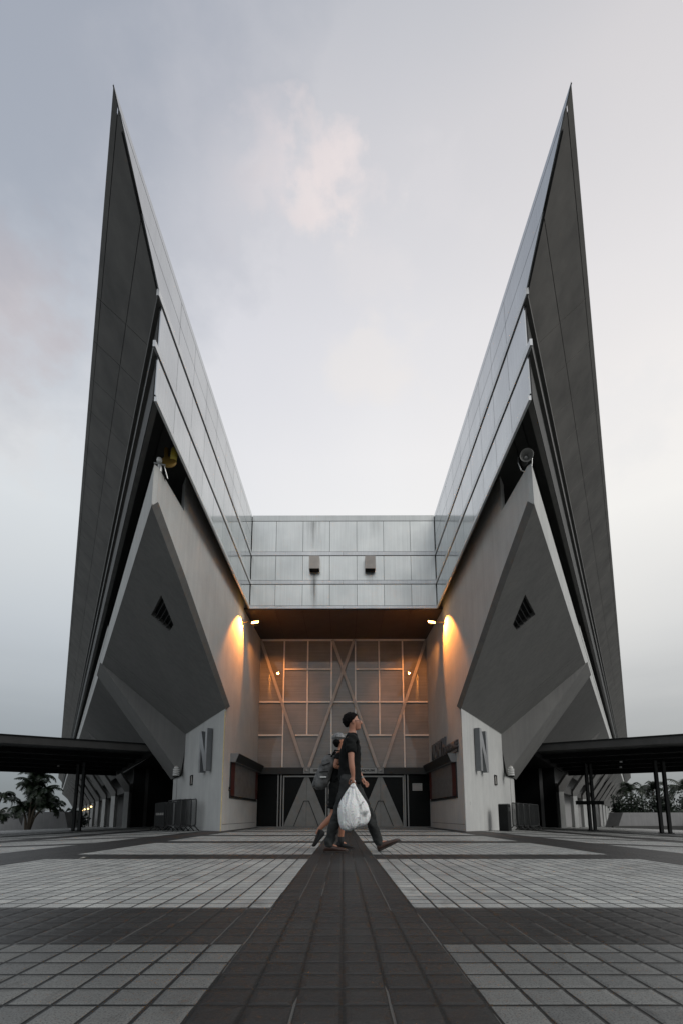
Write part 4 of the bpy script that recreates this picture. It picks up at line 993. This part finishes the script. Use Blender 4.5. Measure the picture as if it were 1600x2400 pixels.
# near (right) arm: straight down
nd.update({'rsh': (.11 + mx, -.19, 1.475, .058, .056), 'rel': (.112 + mx, -.245, 1.17, .040, .038), 'rfm': (.122 + mx, -.25, 1.08, .040, .036), 'rwrist': (.137 + mx, -.235, .955, .025, .024)})
ed += [('upper', 'rsh'), ('rsh', 'rel'), ('rel', 'rfm'), ('rfm', 'rwrist')]
hand(nd, ed, 'r', (.137 + mx, -.235, .955), (.135 + mx, -.235, .885), (.0, .9, -.1), (1, 0, 0), 1.0, (.0, .035, -.035))
# far (left) arm: swung forward
nd.update({'lsh': (.125 + mx, .19, 1.475, .058, .056), 'lel': (.185 + mx, .24, 1.17, .040, .038), 'lfm': (.215 + mx, .235, 1.08, .038, .034), 'lwrist': (.272 + mx, .22, .975, .025, .024)})
ed += [('upper', 'lsh'), ('lsh', 'lel'), ('lel', 'lfm'), ('lfm', 'lwrist')]
hand(nd, ed, 'l', (.272 + mx, .22, .975), (.318 + mx, .215, .915), (.0, -.6, -.5), (.5, .5, .3), 1.0, (.02, -.035, -.02))
# legs: right leg behind, foot flat; left leg in front, heel down
nd.update({'rhip': (.07 + mx, -.085, .86, .07, .07), 'rkn': (-.06 + mx, -.09, .475, .056, .054), 'rcf': (-.115 + mx, -.09, .34, .054, .05), 'rank': (-.175 + mx, -.09, .10, .036, .034), 'rft': (-.07 + mx, -.09, .055, .034, .032),
           'lhip': (.14 + mx, .085, .86, .07, .07), 'lkn': (.345 + mx, .09, .505, .056, .054), 'lcf': (.39 + mx, .09, .36, .053, .05), 'lank': (.482 + mx, .09, .115, .036, .034), 'lft': (.60 + mx, .09, .11, .032, .03)})
ed += chain('pelvis', 'rhip', 'rkn', 'rcf', 'rank', 'rft') + chain('pelvis', 'lhip', 'lkn', 'lcf', 'lank', 'lft')
body = skinned('body', nd, ed, M['skin'], man)
sh_ = {'hem': (.10 + mx, 0, .865, .128, .168), 'waist': (.095 + mx, 0, 1.08, .112, .158), 'chest': (.105 + mx, 0, 1.30, .122, .178), 'upper': (.112 + mx, 0, 1.44, .106, .160), 'col': (.128 + mx, 0, 1.575, .074, .076),
       'rsh': (.11 + mx, -.195, 1.47, .082, .078), 'rsl': (.112 + mx, -.228, 1.265, .074, .068), 'lsh': (.125 + mx, .195, 1.47, .082, .078), 'lsl': (.155 + mx, .225, 1.265, .072, .066)}
skinned('t_shirt', sh_, chain('hem', 'waist', 'chest', 'upper', 'col') + chain('upper', 'rsh', 'rsl') + chain('upper', 'lsh', 'lsl'), M['shirt'], man)
tr_ = {'top': (.092 + mx, 0, 1.06, .105, .150), 'pel': (.09 + mx, 0, .95, .116, .158), 'rh': (.065 + mx, -.088, .85, .108, .10), 'rk': (-.06 + mx, -.09, .48, .080, .076), 'rc': (-.12 + mx, -.09, .32, .076, .072), 'ra': (-.185 + mx, -.09, .055, .064, .060),
       'lh': (.15 + mx, .088, .85, .108, .10), 'lk': (.345 + mx, .09, .51, .080, .076), 'lc': (.40 + mx, .09, .33, .074, .070), 'la': (.50 + mx, .09, .075, .060, .056)}
skinned('jeans', tr_, chain('top', 'pel', 'rh', 'rk', 'rc', 'ra') + chain('pel', 'lh', 'lk', 'lc', 'la'), M['jeans'], man)
so1 = shoe('shoe', (-.235 + mx, -.09, 0), (.075 + mx, -.09, 0), 0, M['shoe_brown'], man, .10, .05)
so2 = shoe('shoe', (.480 + mx, .09, .0), (.765 + mx, .09, .135), 0, M['shoe_brown'], man, .095, .05)
hm = MB()
def hf(d, q):
    k = 1 + .09 * noise.noise(q * 34) + .10 * noise.noise(Vector((q.x * 140, q.y * 140, q.z * 45)))
    t_ = max(0, min(1, (d.x * .9 - d.z * .75 - .05) / .5)); k *= 1 - .33 * t_ * t_ * (3 - 2 * t_)
    if d.z < -.3: k *= .92
    return q * k
ellipsoid(hm, (.113 + mx, 0, 1.740), (.114, .102, .116), 72, 44, None, hf); hm.build('hair', M['hair'], man, True)
for sg in (-1, 1):
    em = MB(); ellipsoid(em, (.145 + mx, sg * .083, 1.712), (.020, .010, .031), 12, 8); em.build('ear', M['skin'], man, True)
gl = MB()
for sg in (-1, 1):
    gl.tube([(.236 + mx, sg * .034 + .026 * cos(a), 1.724 + .018 * sin(a)) for a in [2 * pi * k / 12 for k in range(13)]], .0025, 5, False)
    gl.tube([(.236 + mx, sg * .060, 1.728), (.22 + mx, sg * .078, 1.728), (.14 + mx, sg * .086, 1.724)], .003, 5)
gl.tube([(.236 + mx, -.01, 1.728), (.236 + mx, .01, 1.728)], .003, 5); gl.build('glasses', M['black'], man)
for sg in (-1, 1):
    e_ = MB(); ellipsoid(e_, (.214 + mx, sg * .034, 1.722), (.012, .014, .008), 10, 6); e_.build('eye', M['hair'], man, True)
mo = MB(); ellipsoid(mo, (.226 + mx, 0, 1.652), (.010, .024, .007), 12, 6); mo.build('mouth', simple('lips', (.24, .08, .065), .5, 0, .1, 9, 0), man, True)
wt = MB(Matrix.Translation((.262 + mx, .222, .992)) @ Matrix.Rotation(radians(28), 4, 'Y')).lathe([(.028, -.014), (.032, -.014), (.032, .014), (.028, .014)], 16).build('watch', M['silver'], man)
# --- his bag
bag = empty('plastic_bag', (.135, my - .235, .30), 'white crumpled plastic bag with dark print hanging from the man\'s hand', 'bag')
lev = [(0, .0, .02, .02), (.012, .01, .145, .075), (.05, .0, .185, .10), (.13, 0.005, .205, .115), (.22, .005, .203, .115), (.30, 0, .185, .10), (.38, -.01, .135, .078), (.45, -.012, .09, .052), (.51, -.010, .055, .034), (.555, -.004, .03, .022), (.585, 0, .014, .014)]
bm_ = MB(); vs = []; nn = 88; fs = []
for i, (z, cx_, rx_, ry_) in enumerate(lev):
    for k in range(nn):
        a = 2 * pi * k / nn; p = Vector((cx_ + .01 + rx_ * cos(a) * (1 - .0 * sin(a)), ry_ * sin(a), z))
        w_ = noise.noise(Vector((cos(a) * 1.6, sin(a) * 1.6, z * 7)) + Vector((3, 1, 5))) * .034 + noise.noise(Vector((cos(a) * 4, sin(a) * 4, z * 16))) * .016
        w_ += .010 * sin(a * 11 + 3 * noise.noise(Vector((z * 6, 0, 0)))) * max(0, min(1, (z - .12) / .3)) * min(1, rx_ / .08) + .016 * (abs(noise.noise(Vector((cos(a) * 2.4, sin(a) * 2.4, z * 5)) + Vector((9, 2, 1)))) - .2)
        w_ *= min(1, rx_ / .12); lift = (.035 * cos(a) if z < .06 else 0)
        p += Vector((cos(a), sin(a), 0)) * w_ + Vector((0, 0, lift)); vs.append(tuple(p))
for i in range(len(lev) - 1):
    for k in range(nn): fs.append((i * nn + k, i * nn + (k + 1) % nn, (i + 1) * nn + (k + 1) % nn, (i + 1) * nn + k))
fs.append(tuple(range(nn))); bm_.add(vs, fs); bgo = bm_.build('bag_body', M['plastic'], bag, True)
ms = bgo.modifiers.new('s', 'SUBSURF'); ms.levels = 1; ms.render_levels = 1
MB().tube([(-.015, 0, .56), (-.022, .01, .60), (-.005, .012, .625)], .006, 6).tube([(.02, 0, .56), (.026, -.01, .60), (.008, .01, .625)], .006, 6).build('handle', M['plastic'], bag)

# --- the second walker, half hidden
wy = 7.08
wom = empty('person', (-.03, wy, 0), 'walker in black shorts and silver cap, half hidden behind the man, wearing a backpack', 'person')
wx = .03
nd = {'pelvis': (-.05 + wx, 0, .865, .075, .085), 'waist': (-.04 + wx, 0, .99, .070, .085), 'chest': (-.03 + wx, 0, 1.18, .088, .135), 'upper': (-.025 + wx, 0, 1.30, .076, .12), 'neck0': (-.022 + wx, 0, 1.385, .048, .048), 'neck': (-.018 + wx, 0, 1.43, .045, .044)}
nd.update(head_nodes((-.030 + wx, 0, 1.535), .92))
ed = chain('pelvis', 'waist', 'chest', 'upper', 'neck0', 'neck', 'skull', 'crown') + [('skull', 'face'), ('face', 'jaw'), ('face', 'bridge'), ('bridge', 'nose')]
nd.update({'rsh': (-.035 + wx, -.165, 1.33, .050, .048), 'rel': (-.105 + wx, -.205, 1.135, .036, .034), 'rwrist': (.03 + wx, -.17, 1.13, .024, .023),
           'lsh': (-.015 + wx, .165, 1.33, .050, .048), 'lel': (.0 + wx, .205, 1.12, .036, .034), 'lwrist': (.13 + wx, .16, 1.17, .024, .023)})
ed += chain('upper', 'rsh', 'rel', 'rwrist') + chain('upper', 'lsh', 'lel', 'lwrist')
hand(nd, ed, 'r', (.03 + wx, -.17, 1.13), (.09 + wx, -.165, 1.155), (.0, .3, -.9), (0, .2, 1), .88, (.01, .03, .02))
hand(nd, ed, 'l', (.13 + wx, .16, 1.17), (.19 + wx, .15, 1.19), (.0, -.3, -.9), (0, .2, 1), .88, (.01, -.03, .02))
nd.update({'rhip': (-.085 + wx, -.08, .81, .082, .08), 'rkn': (-.115 + wx, -.085, .475, .052, .05), 'rcf': (-.185 + wx, -.085, .41, .050, .046), 'rank': (-.315 + wx, -.085, .285, .032, .03), 'rft': (-.355 + wx, -.085, .20, .03, .028),
           'lhip': (-.02 + wx, .08, .81, .082, .08), 'lkn': (.008 + wx, .085, .47, .052, .05), 'lcf': (-.002 + wx, .085, .34, .050, .046), 'lank': (-.02 + wx, .085, .10, .032, .03), 'lft': (.06 + wx, .085, .045, .03, .028)})
ed += chain('pelvis', 'rhip', 'rkn', 'rcf', 'rank', 'rft') + chain('pelvis', 'lhip', 'lkn', 'lcf', 'lank', 'lft')
skinned('body', nd, ed, M['skin2'], wom)
sh_ = {'hem': (-.045 + wx, 0, .81, .116, .156), 'waist': (-.04 + wx, 0, .99, .100, .14), 'chest': (-.03 + wx, 0, 1.18, .108, .155), 'upper': (-.025 + wx, 0, 1.30, .094, .14), 'col': (-.022 + wx, 0, 1.375, .060, .06),
       'rsh': (-.037 + wx, -.168, 1.325, .072, .068), 'rsl': (-.068 + wx, -.19, 1.235, .064, .06), 'lsh': (-.015 + wx, .168, 1.325, .072, .068), 'lsl': (-.008 + wx, .19, 1.22, .062, .058)}
skinned('t_shirt', sh_, chain('hem', 'waist', 'chest', 'upper', 'col') + chain('upper', 'rsh', 'rsl') + chain('upper', 'lsh', 'lsl'), M['shirt'], wom)
sh2 = {'top': (-.045 + wx, 0, .98, .10, .138), 'pel': (-.055 + wx, 0, .88, .112, .148), 'rh': (-.09 + wx, -.085, .80, .118, .108), 'rq': (-.10 + wx, -.088, .68, .108, .10), 'rm': (-.11 + wx, -.088, .55, .100, .094), 'lh': (-.015 + wx, .085, .80, .118, .108), 'lq': (-.005 + wx, .088, .68, .108, .10), 'lm': (0.005 + wx, .088, .55, .100, .094)}
skinned('shorts', sh2, chain('top', 'pel', 'rh', 'rq', 'rm') + chain('pel', 'lh', 'lq', 'lm'), M['shorts'], wom)
shoe('boot', (-.325 + wx, -.085, .285), (-.415 + wx, -.085, .055), 0, M['shoe_black'], wom, .095, .044)
b2 = shoe('boot', (-.085 + wx, .085, 0), (.165 + wx, .085, 0), 0, M['shoe_black'], wom, .10, .045)
MB().tube([(-.018 + wx, .085, .04), (-.02 + wx, .085, .17)], [.047, .043], 12).build('boot_shaft', M['shoe_black'], b2, True)
cp = MB()
def cf(d, q):
    k = 1 + .05 * noise.noise(q * 22)
    if d.z < -.15: k *= .80
    return q * k
ellipsoid(cp, (-.048 + wx, 0, 1.575), (.105, .086, .078), 26, 18, None, cf); cpo = cp.build('cap', M['cap'], wom, True)
pk_ = MB(); pk_.prism([(.03 + wx, -.075, 1.575), (.11 + wx, -.05, 1.560), (.125 + wx, 0, 1.556), (.11 + wx, .05, 1.560), (.03 + wx, .075, 1.575)], (0, 0, .008)).build('cap_peak', M['cap'], cpo)
hh = MB(); ellipsoid(hh, (-.075 + wx, 0, 1.50), (.062, .080, .075), 18, 12, None, cf); hh.build('hair', M['hair'], wom, True)
# backpack
bk_ = empty('backpack', (-.22, wy, .82), 'grey nylon backpack with a bright clip worn low by the second walker', 'backpack')
pb = MB()
def pf(d, q):
    f_ = lambda v, p=.62: math.copysign(abs(v) ** p, v)
    q2 = Vector((f_(d.x) * .112, f_(d.y) * .145, f_(d.z) * .245)); q2.x += .085 * (q2.z / .245) * .9
    return q2 * (1 + .05 * noise.noise(q2 * 14) + .03 * noise.noise(q2 * 40))
ellipsoid(pb, (-.025, 0, .26), (1, 1, 1), 40, 28, None, pf); pbo = pb.build('pack_body', M['pack'], bk_, True)
p2 = MB()
def pf2(d, q):
    f_ = lambda v, p=.6: math.copysign(abs(v) ** p, v); q2 = Vector((f_(d.x) * .05, f_(d.y) * .11, f_(d.z) * .12)); q2.x += .04 * (q2.z / .12); return q2 * (1 + .06 * noise.noise(q2 * 20))
ellipsoid(p2, (-.135, 0, .16), (1, 1, 1), 26, 18, None, pf2); p2.build('front_pocket', M['pack'], bk_, True)
for sg in (-1, 1):
    MB().tube([(.06, sg * .10, .46), (.12, sg * .125, .56), (.20, sg * .13, .55), (.27, sg * .125, .45), (.24, sg * .13, .30), (.10, sg * .13, .12)], .013, 6).build('shoulder_strap', M['black'], bk_, True)
MB().box(-.09, -.168, .17, .0, -.150, .19).build('clip', M['silver'], bk_); MB().tube([(-.06, -.155, .34), (.05, -.155, .38)], .006, 6).tube([(-.10, -.15, .25), (.03, -.158, .26)], .006, 6).build('strap_webbing', M['black'], bk_)
for z in (.12, .40):
    MB().tube([(.07, 0, .47), (.05, 0, .52), (.0, 0, .50)], .01, 6).build('grab_loop', M['black'], bk_); break

SC.cycles.use_denoising = True
